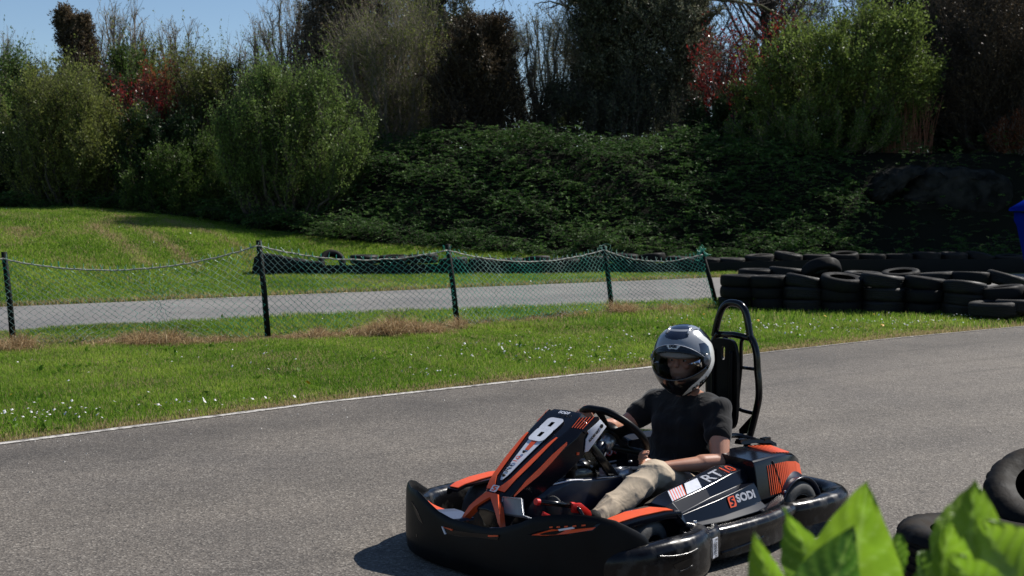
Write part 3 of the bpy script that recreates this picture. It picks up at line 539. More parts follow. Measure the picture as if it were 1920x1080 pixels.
for i, (x0, x1, yt, Y, lm, lab) in enumerate([(560, 760, -60, 44.5, 'pale', 'pale budding willow far behind the brown ivy tree'), (700, 900, -50, 45.5, 'olive', 'budding willow far behind the forked ivy trunk'), (850, 960, 10, 44, 'pale', 'pale willow far behind the dark brown bush'), (1290, 1400, 60, 44.5, 'purple', 'grey budding willow far behind the grey ivy tree'), (1370, 1560, -40, 45.5, 'pale', 'pale willow far behind the right red leaved shrub'), (1540, 1740, -60, 45, 'olive', 'olive willow far behind the bright green bush'), (1690, 1900, -60, 44, 'brown', 'brown twiggy willow far behind the dark conifer'), (-60, 120, 95, 44, 'olive', 'olive bush far behind the left edge bush'), (100, 300, 110, 44.5, 'brown', 'brown twiggy bush far behind the cone shaped tree'), (330, 560, 105, 43.5, 'purple', 'grey brown bush far below the sky gap')]):
    _, X, Y_, W, H, _ = place('s', x0, x1, yt, Y); shrub('willow_tree', lab, 'tree', X, Y_, W, H, LM[lm], M['twig'], nstem=34, ntw=900, per=5, lsize=.06, tone=.35, upright=.75, base=.3, fine=1500, tw=.12, thick=1.8, group='willows behind the hedge')
# woodland far behind, closing the view low down
def backwood():
    n = 120000; X = rng.uniform(-31, 26, n); Y = rng.uniform(46, 52, n); gap = np.exp(-((X - .3) / 1.5) ** 2) + np.exp(-((X - 7.0) / 2.0) ** 2); top = 5.4 - 2.0 * gap + 1.0 * nz(X, X * 0, 0.45, 3) + 0.6 * nz(X, Y, 1.4, 5); Z = rng.random(n) ** 0.8 * top + 0.6
    P = np.stack([X, Y, Z], -1); D = unit(rng.normal(size=P.shape)); V, F = leafquads(P, D, rng.uniform(0.10, 0.24, n), 0.6)
    tag(mesh('distant_undergrowth', V, F, LM['olive'], attr={'v': np.repeat(np.clip(rng.normal(0.15, 0.15, n), 0, 1), 4)}), kind='stuff')
backwood()
def S_(lab, x0, x1, yt, Y, lm, wm='bark', name='shrub', cat='bush', **kw):
    _, X, Y_, W, H, _ = place('s', x0, x1, yt, Y); return shrub(name, lab, cat, X, Y_, W, H, LM[lm], M[wm], **kw)
def T_(lab, x0, x1, yt, Y, lm, prof, wm='bark', name='tree', cat='tree', **kw):
    _, X, Y_, W, H, _ = place('s', x0, x1, yt, Y); return tree(name, lab, cat, X, Y_, W, H, LM[lm], M[wm], prof, **kw)
S_('dark green bush cut off by the left edge', -110, 95, 85, 39.5, 'green', nstem=30, ntw=1300, per=9, lsize=0.075, tone=0.30, upright=0.5)
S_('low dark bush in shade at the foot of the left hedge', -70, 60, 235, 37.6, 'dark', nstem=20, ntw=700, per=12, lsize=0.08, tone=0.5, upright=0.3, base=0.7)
T_('brown cone shaped tree with dead foliage', 88, 235, 28, 41, 'brown', cone, name='conifer_tree', nb=190, ntw=2600, per=9, lsize=0.07, tone=0.62, up=0.9, tw=0.06, bole=0.03)
S_('small round dark green tree above the left red leaved shrub', 205, 300, 80, 41.5, 'green', name='small_tree', cat='tree', nstem=22, ntw=800, per=10, lsize=0.08, tone=0.2, upright=0.3, lift=0.3)
S_('yellow green tree between bare trees', 215, 345, 62, 42.5, 'olive', name='small_tree', cat='tree', nstem=18, ntw=500, per=6, lsize=0.07, tone=0.6, upright=0.7, lift=0.4)
S_('red leaved shrub between the two left green bushes', 222, 335, 118, 38.2, 'red', name='red_leaved_shrub', nstem=20, ntw=240, per=6, lsize=0.075, tone=0.35, upright=0.5, lift=0.5, wid=0.45)
S_('orange leaved shrub top above the left red leaved shrub', 262, 348, 105, 40.0, 'orange', name='orange_leaved_shrub', nstem=12, ntw=260, per=6, lsize=0.08, tone=0.45, upright=0.5, lift=0.7)
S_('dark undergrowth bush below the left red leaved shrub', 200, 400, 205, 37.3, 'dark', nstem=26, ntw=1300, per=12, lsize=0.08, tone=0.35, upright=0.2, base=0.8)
S_('feathery olive green bush, the leftmost lit one', 18, 258, 138, 36.5, 'olive', name='willow_bush', nstem=44, ntw=2300, per=11, lsize=0.06, tone=0.52, upright=0.75, base=0.35, fine=900)
S_('olive brown bush left of the tall upright green bush', 300, 465, 88, 38.6, 'olive', nstem=34, ntw=1500, per=8, lsize=0.06, tone=0.36, upright=0.6, fine=700)
S_('dark olive bush behind the upright shoots below the sky gap', 440, 565, 110, 39.8, 'olive', nstem=24, ntw=900, per=8, lsize=0.065, tone=0.18, upright=0.5)
S_('large green bush with upright leafy shoots near the grass mound', 405, 690, 118, 34.4, 'green', name='leafy_bush', nstem=60, ntw=3300, per=12, lsize=0.055, tone=0.55, upright=0.85, base=0.45, fine=1200)
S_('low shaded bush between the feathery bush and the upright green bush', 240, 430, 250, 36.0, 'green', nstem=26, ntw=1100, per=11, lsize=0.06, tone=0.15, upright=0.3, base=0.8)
T_('tall dark tree wrapped in grey brown ivy left of centre', 545, 735, -60, 40.5, 'purple', flame, name='ivy_clad_tree', nb=180, ntw=3400, per=9, lsize=0.075, tone=0.30, up=0.5, tw=0.06, bole=0.05, r0=0.16)
S_('tall thin twigged budding willow left of the dark brown bush', 630, 865, -40, 38.4, 'olive', 'twig', name='willow_tree', cat='tree', nstem=40, ntw=1900, per=5, lsize=0.05, tone=0.40, upright=0.6, base=0.2, fine=2200, tw=0.15, tv=0.25)
T_('forked trunk tree with ivy climbing it above the dark brown bush', 775, 900, -90, 42, 'ivy', lambda u: 0.55 + 0.3 * u, name='ivy_clad_tree', nb=40, ntw=1300, per=8, lsize=0.08, tone=0.42, up=0.7, tw=0.045, bole=0.2, r0=0.19, crook=0.02)
T_('dark reddish brown conifer like bush in the middle of the hedge', 795, 1005, 66, 37.4, 'brown', lambda u: np.sqrt(np.clip(1.06 - u, 0.02, 1)), name='conifer_bush', cat='bush', nb=220, ntw=3200, per=11, lsize=0.06, tone=0.30, up=0.8, tw=0.07, bole=0.02)
S_('pale many stemmed willow right of the dark brown bush', 930, 1115, -10, 39.4, 'pale', 'twig', name='willow_tree', cat='tree', nstem=30, ntw=1500, per=4, lsize=0.05, tone=0.38, upright=0.75, base=0.22, fine=2400, tw=0.13, tv=0.25, lift=0.12)
S_('thin dark stemmed bush at the foot of the pale willow', 1010, 1130, 140, 38.0, 'ivy', name='thin_stemmed_bush', nstem=30, ntw=700, per=4, lsize=0.06, tone=0.2, upright=0.75, base=0.6)
T_('massive dark ivy covered tree, left one of the pair at centre right', 1085, 1215, -50, 39.2, 'ivy', lambda u: (0.55 + 0.45 * np.sin(u * 2.9)) * (1 + .25 * np.sin(u * 17)), name='ivy_clad_tree', nb=190, ntw=3600, per=10, lsize=0.075, tone=0.42, up=0.45, tw=0.055, bole=0.12, r0=0.2)
T_('grey leaved ivy covered tree, right one of the pair at centre right', 1180, 1310, -30, 38.6, 'ivy', lambda u: (0.45 + 0.55 * np.sin(u * 2.7)) * (1 + .3 * np.sin(u * 13)), name='ivy_clad_tree', nb=170, ntw=3000, per=9, lsize=0.07, tone=0.62, up=0.5, tw=0.055, bole=0.16, r0=0.15, tv=0.25)
S_('thicket of thin dark stems below the two ivy covered trees', 1095, 1320, 130, 37.8, 'ivy', name='thin_stemmed_bush', nstem=46, ntw=1100, per=5, lsize=0.06, tone=0.3, upright=0.85, base=0.8)
S_('red leaved shrub left of the bright green bush', 1270, 1490, 40, 37.2, 'red', name='red_leaved_shrub', nstem=26, ntw=360, per=6, lsize=0.085, tone=0.38, upright=0.45, lift=0.55, wid=0.4, lean=0.10)
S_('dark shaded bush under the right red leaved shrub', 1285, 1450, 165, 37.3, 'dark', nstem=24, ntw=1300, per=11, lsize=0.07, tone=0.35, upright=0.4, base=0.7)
S_('big bright spring green bush at the right', 1400, 1740, 0, 35.6, 'bright', name='leafy_bush', nstem=60, ntw=3300, per=9, lsize=0.075, tone=0.50, upright=0.42, base=0.3, fine=2200, tw=0.13, lift=0.08, ncl=34, clr=.95)
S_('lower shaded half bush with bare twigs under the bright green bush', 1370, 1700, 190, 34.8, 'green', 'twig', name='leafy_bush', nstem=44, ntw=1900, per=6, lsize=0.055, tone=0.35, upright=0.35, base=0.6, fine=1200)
T_('dark green conifer behind the bright green bush', 1715, 1825, -60, 41, 'dark', lambda u: np.sqrt(np.clip(1.06 - u, 0.02, 1)), name='conifer_tree', nb=200, ntw=2600, per=12, lsize=0.07, tone=0.55, up=0.5, tw=0.06, bole=0.02)
S_('brown twiggy tree filling the right edge', 1740, 2010, -60, 37.0, 'brown', name='twiggy_tree', cat='tree', nstem=60, ntw=3000, per=7, lsize=0.06, tone=0.45, upright=0.55, base=0.35, fine=3000, tw=0.15)
S_('dark ivy tree behind the brown twiggy tree at the right edge', 1790, 1990, -80, 39.5, 'ivy', name='ivy_clad_tree', cat='tree', nstem=40, ntw=2600, per=10, lsize=0.08, tone=0.28, upright=0.4, base=0.4)
S_('brown leaved shrub low at the right edge', 1855, 1960, 205, 34.6, 'orange', 'twig', name='brown_leaved_shrub', nstem=20, ntw=700, per=5, lsize=0.05, tone=0.12, upright=0.6, base=0.5)
# trees standing out of the frame on the sunny side; they shade the right-hand bank
for i, (X, Y, W, H) in enumerate([(17.5, 35.0, 6, 9.5), (20.5, 40.5, 7, 11), (14.6, 41.5, 5, 9), (22, 34, 6, 9)]):
    shrub('leafy_tree', 'dense leafy tree beyond the right edge shading the bank', 'tree', X, Y, W, H, LM['dark'], M['bark'], nstem=34, ntw=1500, per=10, lsize=0.16, tone=0.5, upright=0.4, base=0.4, group='trees beyond the right edge')
# mossy leaning branch of a big tree that crosses the sky gap
def bigbranch():
    Y = 40; t = empty('mossy_tree', (px(1190, Y), Y, float(terrain(px(1190, Y), Y))), 0, 'mossy crooked tree whose branch leans left above the pale willow', 'tree')
    z0 = t.location.z; X0 = t.location.x
    def q(p, y, d=0): return (px(p, Y + d) - X0, d, zt(y, Y + d) - z0)
    b = []
    for P, r0, r1 in [([(0, 0, -0.1), q(1180, 200), q(1150, 90), q(1118, 42), q(1085, 8), q(1040, -12), q(960, -30)], .2, .06), ([q(1118, 42), q(1100, 20), q(1108, -20)], .07, .04), ([q(1150, 90), q(1190, 20), q(1280, 0), q(1400, 12), q(1490, 50)], .1, .02), ([q(1085, 8), q(1060, 14), q(1030, 8), q(1000, 14)], .045, .01), ([q(1190, 20), q(1240, -5), q(1300, -20)], .06, .02)]:
        s = spline(P, 16); V, F = tube_vf(s + rng.normal(size=s.shape) * 0.02, np.linspace(r0, r1, 16), 7, cap=False); b.append((V, np.array(F)))
    V, F = joinVF(b); mesh('trunk', V, F, M['mossbark'], t)
    TR = np.stack([spline([q(1118, 42), q(1085, 8), q(1040, -12), q(960, -30)], 8), spline([q(1190, 20), q(1280, 0), q(1400, 12), q(1490, 50)], 8)])
    for q_ in range(2):
        p, tg, u, i = pick(TR[q_:q_ + 1], 45, 0, 1); TW = curves(p, unit(tg * 0.5 + rng.normal(size=p.shape) * 0.7), rng.uniform(0.3, 1.2, 45), 5); p, tg, u, i = pick(TW, 200, 0.1, 1); T2 = curves(p, unit(tg + rng.normal(size=p.shape) * 0.6), rng.uniform(0.15, 0.5, 200), 3)
        V, F = joinVF([tubes_batch(TW, 0.016 * np.linspace(1, .4, 5)[None] * np.ones((45, 1)), 3), tubes_batch(T2, 0.009 * np.ones((200, 3)), 3)]); mesh('branch_twigs', V, F, M['bark'], t)
bigbranch()
# planted bank: creeping shrub with arching sprays
def bank():
    n = 26000; X = rng.uniform(-20, 14, n); yb = lerp_poly(BASE, X); f = rng.random(n); Y = yb - 0.25 + f * 4.9 + 0.25 * nz(X, X * 0, 2.0, 3) * (f < .2)
    k = ~((X > 8.4) & (f > 0.10) & (rng.random(n) < 0.88)); X, Y, f = X[k], Y[k], f[k]; n = len(X)
    bump_ = 0.42 * np.clip(nz(X * .8, Y * 1.6, 1.5, 4), -0.25, 1) + 0.26 * np.clip(nz(X * .8, Y * 1.7, 3.7, 1), -0.3, 1) + .2 * np.clip(nz(X, X * 0, .55, 8), 0, 1) * (f > .75)
    Z = terrain(X, Y) + 0.12 + bump_ + 0.16 * rng.random(n)
    a = rng.normal(-2.2, 0.9, n); D = unit(np.stack([np.cos(a), np.sin(a), rng.uniform(0.0, 0.55, n)], -1)); ln = rng.uniform(0.22, 0.62, n)
    S = np.stack([X, Y, Z], -1); TW = curves(S, D, ln, 5, (0, 0, -0.30), 0.06)
    per = 13; p, tg, u, i = pick(TW, n * per, 0.05, 1.0); side = unit(np.cross(tg, np.array([0, 0, 1.0]))) * np.where(rng.random(n * per) < .5, 1, -1)[:, None]
    Dl = unit(tg * 0.7 + side + rng.normal(size=p.shape) * 0.22 + np.array([0, 0, 0.15])); V, F = leafquads(p, Dl, rng.uniform(0.045, 0.085, n * per) * (1.2 - .5 * u), 0.5)
    vv = np.clip(rng.normal(0.5, 0.2, n), 0, 1)[i] + 0.25 * nz(p[:, 0], p[:, 1], 0.8, 6)
    o = mesh('ground_cover_shrub', V, F, LM['bank'], attr={'v': np.repeat(np.clip(vv, 0, 1), 4)}); tag(o, kind='stuff')
    V, F = tubes_batch(TW, 0.004 * np.linspace(1, .5, 5)[None] * np.ones((n, 1)), 3); mesh('stems', V, F, M['bark'], o)
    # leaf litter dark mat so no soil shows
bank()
# reeds and rock by the right bank
def reeds():
    n = 90; X = rng.uniform(px(1655, 34.6), px(1745, 34.6), n); Y = rng.uniform(34.3, 35.1, n); Z = terrain(X, Y); S = np.stack([X, Y, Z], -1); D = unit(np.stack([rng.normal(0, .07, n), rng.normal(0, .07, n), np.ones(n)], -1))
    T2 = curves(S, D, rng.uniform(.6, 1.5, n), 5, (0.05, 0, 0), .05); V, F = tubes_batch(T2, 0.010 * np.linspace(1, .5, 5)[None] * np.ones((n, 1)), 3); t = empty('reed_clump', (0, 0, 0), 0, 'upright rusty brown stems on top of the grey rock', 'reeds'); mesh('stems', V, F, pm('reed_stems', (0.20, 0.07, 0.035), (0.28, 0.13, 0.07), 3, .8), t)
reeds()
def rockf(name, lab, pts, Y, depth, seed, parts=None):
    """irregular boulder: front outline given, pushed back with noise"""
    t = []
    pts = [(px(a, Y), zt(b, Y)) for a, b in pts]; cx = sum(p[0] for p in pts) / len(pts); cz = sum(p[1] for p in pts) / len(pts); rings = []
    for k, s, d in [(0, .55, -.22), (1, .8, -.16), (2, .95, -.02), (3, 1.0, .15), (4, 1.0, depth)]:
        sp = spline(pts + [pts[0]], 40)[:-1]; rings.append([(cx + (a - cx) * s + .07 * nz(i * .7, k, 1, seed), Y + d + .12 * nz(i * .9, k * 2., 1, seed), cz + (b - cz) * s + .07 * nz(i, k, 1.3, seed)) for i, (a, b) in enumerate(sp)])
    V, F = loft_vf(rings); o = fixn(mesh(name, V, F, M['rock'])); sharp(o, 50); tag(o, lab, 'rock'); return o
rockf('boulder', 'pale grey slab of rock at the top of the dark bank', [(1652, 330), (1685, 316), (1735, 314), (1700, 345), (1668, 372), (1640, 380), (1632, 355)], 32.35, 1.2, 3)
rockf('boulder', 'dark shaded rock slab beside the smaller pale one', [(1738, 315), (1800, 314), (1860, 322), (1900, 345), (1880, 400), (1790, 410), (1690, 388), (1700, 352)], 32.55, 1.3, 5)
# ------------------------------------------------------------------ tyre barriers
def tyre_vf(Ro=0.31, Wd=0.19, Ri=0.185, seg=36, grooves=False, blocks=0):
    w = Wd / 2; pr = [(Ri, -w * .82), (Ri + .035, -w * .98), (Ro - .055, -w * 1.0), (Ro - .022, -w * .92), (Ro - .006, -w * .72)]
    if grooves:
        for c in (-.45, -.15, .15, .45): pr += [(Ro, w * (c - .09)), (Ro - .009, w * (c - .05)), (Ro - .009, w * (c + .05)), (Ro, w * (c + .09))]
    else: pr += [(Ro, -w * .4), (Ro + .002, 0), (Ro, w * .4)]
    pr += [(Ro - .006, w * .72), (Ro - .022, w * .92), (Ro - .055, w * 1.0), (Ri + .035, w * .98), (Ri, w * .82), (Ri + .006, w * .70), (Ri + .045, w * .84), (Ro - .03, w * .74), (Ro - .016, 0), (Ro - .03, -w * .74), (Ri + .045, -w * .84), (Ri + .006, -w * .70)]
    V, F = lathe_vf(pr, seg); V = np.array(V)
    if blocks:
        r_ = np.hypot(V[:, 0], V[:, 1]); a = np.arctan2(V[:, 1], V[:, 0]); k = (r_ > Ro - .03) & (np.abs(V[:, 2]) > w * .5) & (np.sin(a * blocks) > .35); s = np.where(k, (r_ - .008) / r_, 1); V[:, :2] *= s[:, None]
    return V, F
TV = []
for i in range(4):
    V, F = tyre_vf(0.305 + 0.006 * i, 0.185 + .006 * i, 0.185, seg=32, grooves=(i % 2 == 1)); o = mesh('tyre', V, F, M['tyreold' if i % 2 else 'tyre']); sharp(o, 50); TV.append(o.data); bpy.data.objects.remove(o)
used_t = [0]
def tyre(x, y, z, label, group, tilt=(0, 0), v=None, s=1.0, rz=None):
    v = rng.integers(0, 4) if v is None else v
    o = bpy.data.objects.new('tyre', TV[v]); o.location = (x, y, z); o.rotation_euler = (R(tilt[0]), R(tilt[1]), rng.uniform(0, 6.28) if rz is None else rz); o.scale = (s, s, s)
    return tag(link(o), label, 'tyre', group)
ORD = ['first', 'second', 'third', 'fourth', 'fifth', 'sixth', 'seventh', 'eighth', 'ninth', 'tenth', 'eleventh', 'twelfth', 'thirteenth', 'fourteenth', 'fifteenth', 'sixteenth', 'seventeenth', 'eighteenth', 'nineteenth', 'twentieth', 'twenty-first', 'twenty-second', 'twenty-third', 'twenty-fourth']
rowp = [(683, 477, 0, 0), (738, 478, 2, 1), (793, 476, 3, -2), (850, 482, 0, 5), (905, 483, -3, 0), (955, 484, 4, -3), (1005, 482, 10, 4), (1060, 484, 2, 0), (1115, 480, 3, 2), (1170, 475, 0, -2), (1222, 475, 8, 2), (1275, 480, 1, 1), (1325, 482, -2, 3), (1370, 483, 0, 0), (1424, 477, 3, -2), (1478, 473, 8, 3), (1531, 476, 0, 0), (1583, 473, 4, 6), (1635, 475, 0, 0), (1685, 475, 2, 1), (1737, 473, 6, -1), (1787, 473, 1, 2), (1837, 475, 14, 3), (1892, 477, 2, 2)]
def fence_row_y(x): return float(lerp_poly([(-6, 28.0), (-3, 28.0), (0, 28.2), (4, 28.7), (11, 29.4), (16, 30)], x))
for i, (p, yt, tx, ty) in enumerate(rowp):
    Y = fence_row_y(px(p, 28.6)); X = px(p, Y); zz = zt(yt, Y) - 0.10
    tyre(X, Y, zz, f'{ORD[i]} flat tyre from the left on top of the long belt barrier', 'tyres on top of the long barrier', (tx, ty), s=0.98)
    for lev in range(1):
        tyre(X + rng.normal(0, .02), Y + .02, zz - .19 - 0.02, 'tyre inside the long barrier, behind the belt', 'tyres behind the belt of the long barrier', (0, 0), s=0.95)
Y = fence_row_y(px(625, 28)); tyre(px(622, Y), Y, zt(493, Y), 'upright leaning tyre forming an arch at the left end of the long barrier', 'tyres on top of the long barrier', (62, 8), s=0.95, rz=.3)
tyre(px(560, Y), Y + .1, zt(497, Y), 'tyre half covered at the left end of the long barrier', 'tyres on top of the long barrier', (10, 12), s=0.95)
tyre(px(505, Y), Y + .2, zt(492, Y), 'tyre under the black flap at the far left end of the barrier', 'tyres on top of the long barrier', (14, 20), s=1)
# belts: real rubber strips standing in front of the tyres
def belt(name, lab, p0, p1, ytop, ybot, dy=-0.36, seg=40):
    rings = []
    for p, a, b in zip(np.linspace(p0, p1, seg), np.interp(np.linspace(0, 1, seg), np.linspace(0, 1, len(ytop)), ytop), np.interp(np.linspace(0, 1, seg), np.linspace(0, 1, len(ybot)), ybot)):
        Y = fence_row_y(px(p, 28.5)) + dy + 0.025 * math.sin(p * .09); X = px(p, Y); z1 = zt(a, Y); z0 = min(zt(b, Y), z1 - .1) ; rings.append([(X, Y, z0), (X, Y - .02, (z0 + z1) / 2), (X, Y, z1), (X, Y + .018, z1), (X, Y - .002, (z0 + z1) / 2), (X, Y + .018, z0)])
    V, F = loft_vf(rings); o = fixn(mesh(name, V, F, M['belt'])); sharp(o); return tag(o, lab, 'rubber belt')
belt('rubber_belt', 'worn greenish black rubber belt along the left part of the barrier', 478, 1180, [500, 497, 495, 494, 493, 493], [519, 520, 520, 519, 519, 517])
belt('rubber_belt', 'smooth black rubber belt in front of the right part of the tyre row', 1184, 1960, [493, 492, 488, 486, 486, 485], [516, 513, 512, 511, 511, 512])
def flap():
    Y = 27.5; P = [(px(p, Y), Y, zt(y, Y)) for p, y in [(470, 519), (476, 482), (492, 476), (520, 480), (560, 489), (604, 492), (604, 500), (480, 506), (482, 519)]]
    o = prism('barrier_flap', P, (0, .45, 0), M['belt'], None, .01); tag(o, 'curled black rubber flap closing the left end of the tyre barrier', 'rubber flap')
flap()
# near pile: stacks of three, front and back rows
GP = 'tyres of the near pile'
front = [(1385, 19.75, 3, [], 0), (1443, 19.55, 3, [], 0), (1509, 19.3, 3, [(6, 9)], 1), (1580, 19.1, 3, [(9, -4)], 2), (1660, 18.95, 3, [(6, 3)], 3), (1737, 18.8, 3, [(4, 5)], 0), (1810, 18.55, 2.75, [(5, 8)], 1), (1883, 18.35, 2.5, [(4, 6)], 2), (1962, 18.2, 2.3, [(3, 0)], 3)]
nm = ['leftmost', 'second', 'third', 'fourth', 'fifth', 'sixth', 'seventh', 'eighth', 'ninth']
for i, (p, Y, hgt, tl, v) in enumerate(front):
    X = px(p, Y); h = [.20, .195, .20]; n = 3; tops = {1385: 509, 1443: 510, 1509: 520, 1580: 520, 1660: 518, 1737: 522, 1810: 531, 1883: 540, 1962: 545}[p]
    ztop = zt(tops, Y) - .10 + .06 * (p > 1480) - 0.03; step = min(.205, (ztop - .09) / 2)
    for k in range(3):
        z = ztop - (2 - k) * step; top = k == 2; t = tl[0] if (top and tl) else (rng.normal(0, 1.5), rng.normal(0, 1.5))
        what = ['bottom tyre', 'middle tyre', 'top tyre'][k]
        tyre(X + rng.normal(0, .015), Y + rng.normal(0, .02), z, f'{what} of the {nm[i]} front stack from the left, near pile', GP, t, v, s=0.93 if p < 1480 else 0.96 + .01 * (k < 2))
back = [(1420, 20.4, 507, 0, 0), (1478, 20.3, 505, 4, -4), (1541, 20.0, 509, 33, 14), (1620, 20.0, 514, 2, 2), (1690, 19.9, 510, 8, 4), (1755, 19.8, 514, 4, 3), (1822, 19.6, 514, 3, -4), (1890, 19.5, 518, 12, -10)]
for i, (p, Y, yt, tx, ty) in enumerate(back):
    X = px(p, Y); z = zt(yt, Y) - .06 * (tx < 30)
    lab = {1541: 'tyre propped on edge at the back row of the near pile', 1890: 'tilted tyre at the right end of the back row of the near pile'}.get(p, f'{nm[i]} top tyre from the left, back row of the near pile')
    tyre(X, Y, z, lab, GP, (tx, ty), s=.93, v=i % 4)
    for k in range(2): tyre(X, Y + .05, max(.1, z - .21 * (k + 1) - (.08 if tx > 30 else 0)), 'tyre buried in the back row of the near pile', 'hidden tyres of the near pile', (0, 0), s=.93)
tyre(px(1868, 17.9), 17.9, zt(566, 17.9) - .1, 'low tyre lying alone in front of the right end of the near pile', GP, (0, 2), 3, s=1.05)
tyre(px(1930, 17.6), 17.9, zt(564, 17.9) - .08, 'low tyre cut by the right picture edge in front of the near pile', GP, (3, 2), 1, s=1.0)
# two big tyres by the camera, bottom right
V, F = tyre_vf(.33, .20, .205, seg=72, grooves=True, blocks=44)
o = fixn(mesh('tyre', V, F, M['tyrenear'])); sharp(o, 40); o.location = (2.265, 5.42, 0.400); o.rotation_euler = (R(22), R(-8), .0); tag(o, 'big muddy tyre tilted on top of another at the bottom right', 'tyre', 'tyres beside the plant')
def near_t(x, y, z, lab, t):
    q = o.copy(); link(q); q.location = (x, y, z); q.rotation_euler = (R(t[0]), R(t[1]), 1.1); tag(q, lab, 'tyre', 'tyres beside the plant')
near_t(2.33, 5.40, .10, 'muddy tyre lying under the tilted one at the bottom right', (0, 0))
near_t(1.80, 5.06, .285, 'flat dusty tyre behind the two bright green leaves at the bottom edge', (3, 2))
near_t(1.79, 5.03, .098, 'lowest dusty tyre on the tarmac behind the bright green leaves', (0, 0))

# ------------------------------------------------------------------ chain link fence
fence = empty('chain_link_fence', (-2.0, 15.8, 0), 0, 'sagging green chain link fence on five leaning dark posts', 'fence')
def loc(P): return np.asarray(P, float) - np.array([-2.0, 15.8, 0.0])
PB = [(-5.58, 15.03), (-2.83, 15.6), (-0.68, 16.9), (1.43, 19.1), (3.06, 20.0)]
PX = [(25, 7, 472), (500, 485, 450), (855, 839, 458), (1148, 1132, 460), (1345, 1316, 470)]
Bs, Ts = [], []
for (x, y), (b, t_, yt) in zip(PB, PX):
    Bs.append(np.array([x, y, -0.05])); Ts.append(np.array([px(t_, y - .02), y - .02, zt(yt, y)]))
for i, (b, t_) in enumerate(zip(Bs, Ts)):
    V, F = tube_vf(loc([b, b * .5 + t_ * .5 + np.array([.008, 0, 0]), t_]), [.036, .034, .033], 10); mesh('post', V, F, M['post'], fence)
Bs.insert(0, np.array([-8.4, 14.4, 0])); Ts.insert(0, np.array([-8.5, 14.4, 1.02]))
sag = [0.13, 0.20, 0.145, 0.155, 0.135]; att = [.07, .075, .06, .07, .06, .05]
for b in range(5):
    A0, A1 = Ts[b].copy(), Ts[b + 1].copy(); A0[2] -= att[b]; A1[2] -= att[b + 1] ; B0, B1 = Bs[b], Bs[b + 1]; sg = sag[b]
    t = np.linspace(0, 1, 40)[:, None]; rope = A0 * (1 - t) + A1 * t; rope[:, 2] -= 4 * sg * (t * (1 - t))[:, 0]; rope[:, 1] -= .045; rope += rng.normal(size=rope.shape) * .003
    V, F = tube_vf(loc(rope), .0085, 6); mesh('top_rope', V, F, M['rope'], fence)
    Lb = np.linalg.norm(B1[:2] - B0[:2]); nw = int(Lb / .046); rows = 26; parts = []; W_ = np.zeros((nw, rows + 1, 3))
    u0 = (np.arange(nw) + .5) / nw; v = np.linspace(0, 1, rows + 1)
    # crushed places: wires bunch together
    cr = {1: (.59, .10), 4: (.95, .12)}.get(b)
    U = u0[:, None] + ((np.arange(rows + 1)[None] % 2) - .5) * (1.04 / nw) * np.where(np.arange(nw) % 2, 1, -1)[:, None] + 0 * v[None]
    U = U + rng.normal(size=U.shape) * .0016 + 0.004 * np.sin(v[None] * 9 + u0[:, None] * 30)
    if cr: U = U - (U - cr[0]) * .38 * np.exp(-((U - cr[0]) / cr[1]) ** 2) * np.sin(np.pi * np.clip(v[None] * 1.1, 0, 1)) ; U = U + rng.normal(size=U.shape) * .004 * np.exp(-((U - cr[0]) / cr[1]) ** 2)
    hgt = (A0[2] * (1 - U) + A1[2] * U - 4 * sg * U * (1 - U)); zb_ = -.02 + .03 * np.sin(U * 9 + b) - (.0 if b != 1 else .0)
    zz = zb_ + (hgt + .012 - zb_) * v[None] + rng.normal(size=U.shape) * .004
    bx = B0[None, None] * (1 - U[..., None]) + B1[None, None] * U[..., None]; tx_ = A0[None, None] * (1 - U[..., None]) + A1[None, None] * U[..., None]
    fr = (zz / np.maximum(hgt, .1))[..., None]; Pp = bx * (1 - fr) + tx_ * fr; Pp[..., 2] = zz
    Pp[..., 1] += -.05 - .05 * np.sin(U * 11 + 2 * b) * (1 - v[None]) * .8 + ((np.arange(rows + 1)[None] % 2) - .5) * .006 - (.25 * np.clip(1 - v[None] * 3, 0, 1) * np.exp(-((U - .28) / .12) ** 2) if b == 1 else 0)
    V, F = tubes_batch(loc(Pp), np.full(Pp.shape[:2], .0036), 3)
    # loose wire ends above the rope
    e0 = Pp[:, -1]; E = np.stack([e0, e0 + np.stack([rng.normal(0, .012, nw), np.zeros(nw), rng.uniform(.015, .06, nw)], -1)], 1); V2, F2 = tubes_batch(loc(E), np.full((nw, 2), .0036), 3)
    V, F = joinVF([(V, F), (V2, F2)]); mesh('wire_netting', V, F, M['wire'], fence)
# wire wound round the last two posts
for k, n, sz in [(4, 6, .035), (5, 12, .05)]:
    c = Ts[k] - np.array([0, 0, .05]); P = c + rng.normal(size=(n * 5, 3)) * np.array([sz, .03, sz]) ; V, F = tube_vf(loc(spline(P, n * 22)), .0030, 3); mesh('wire_tangle', V, F, M['wire'], fence)

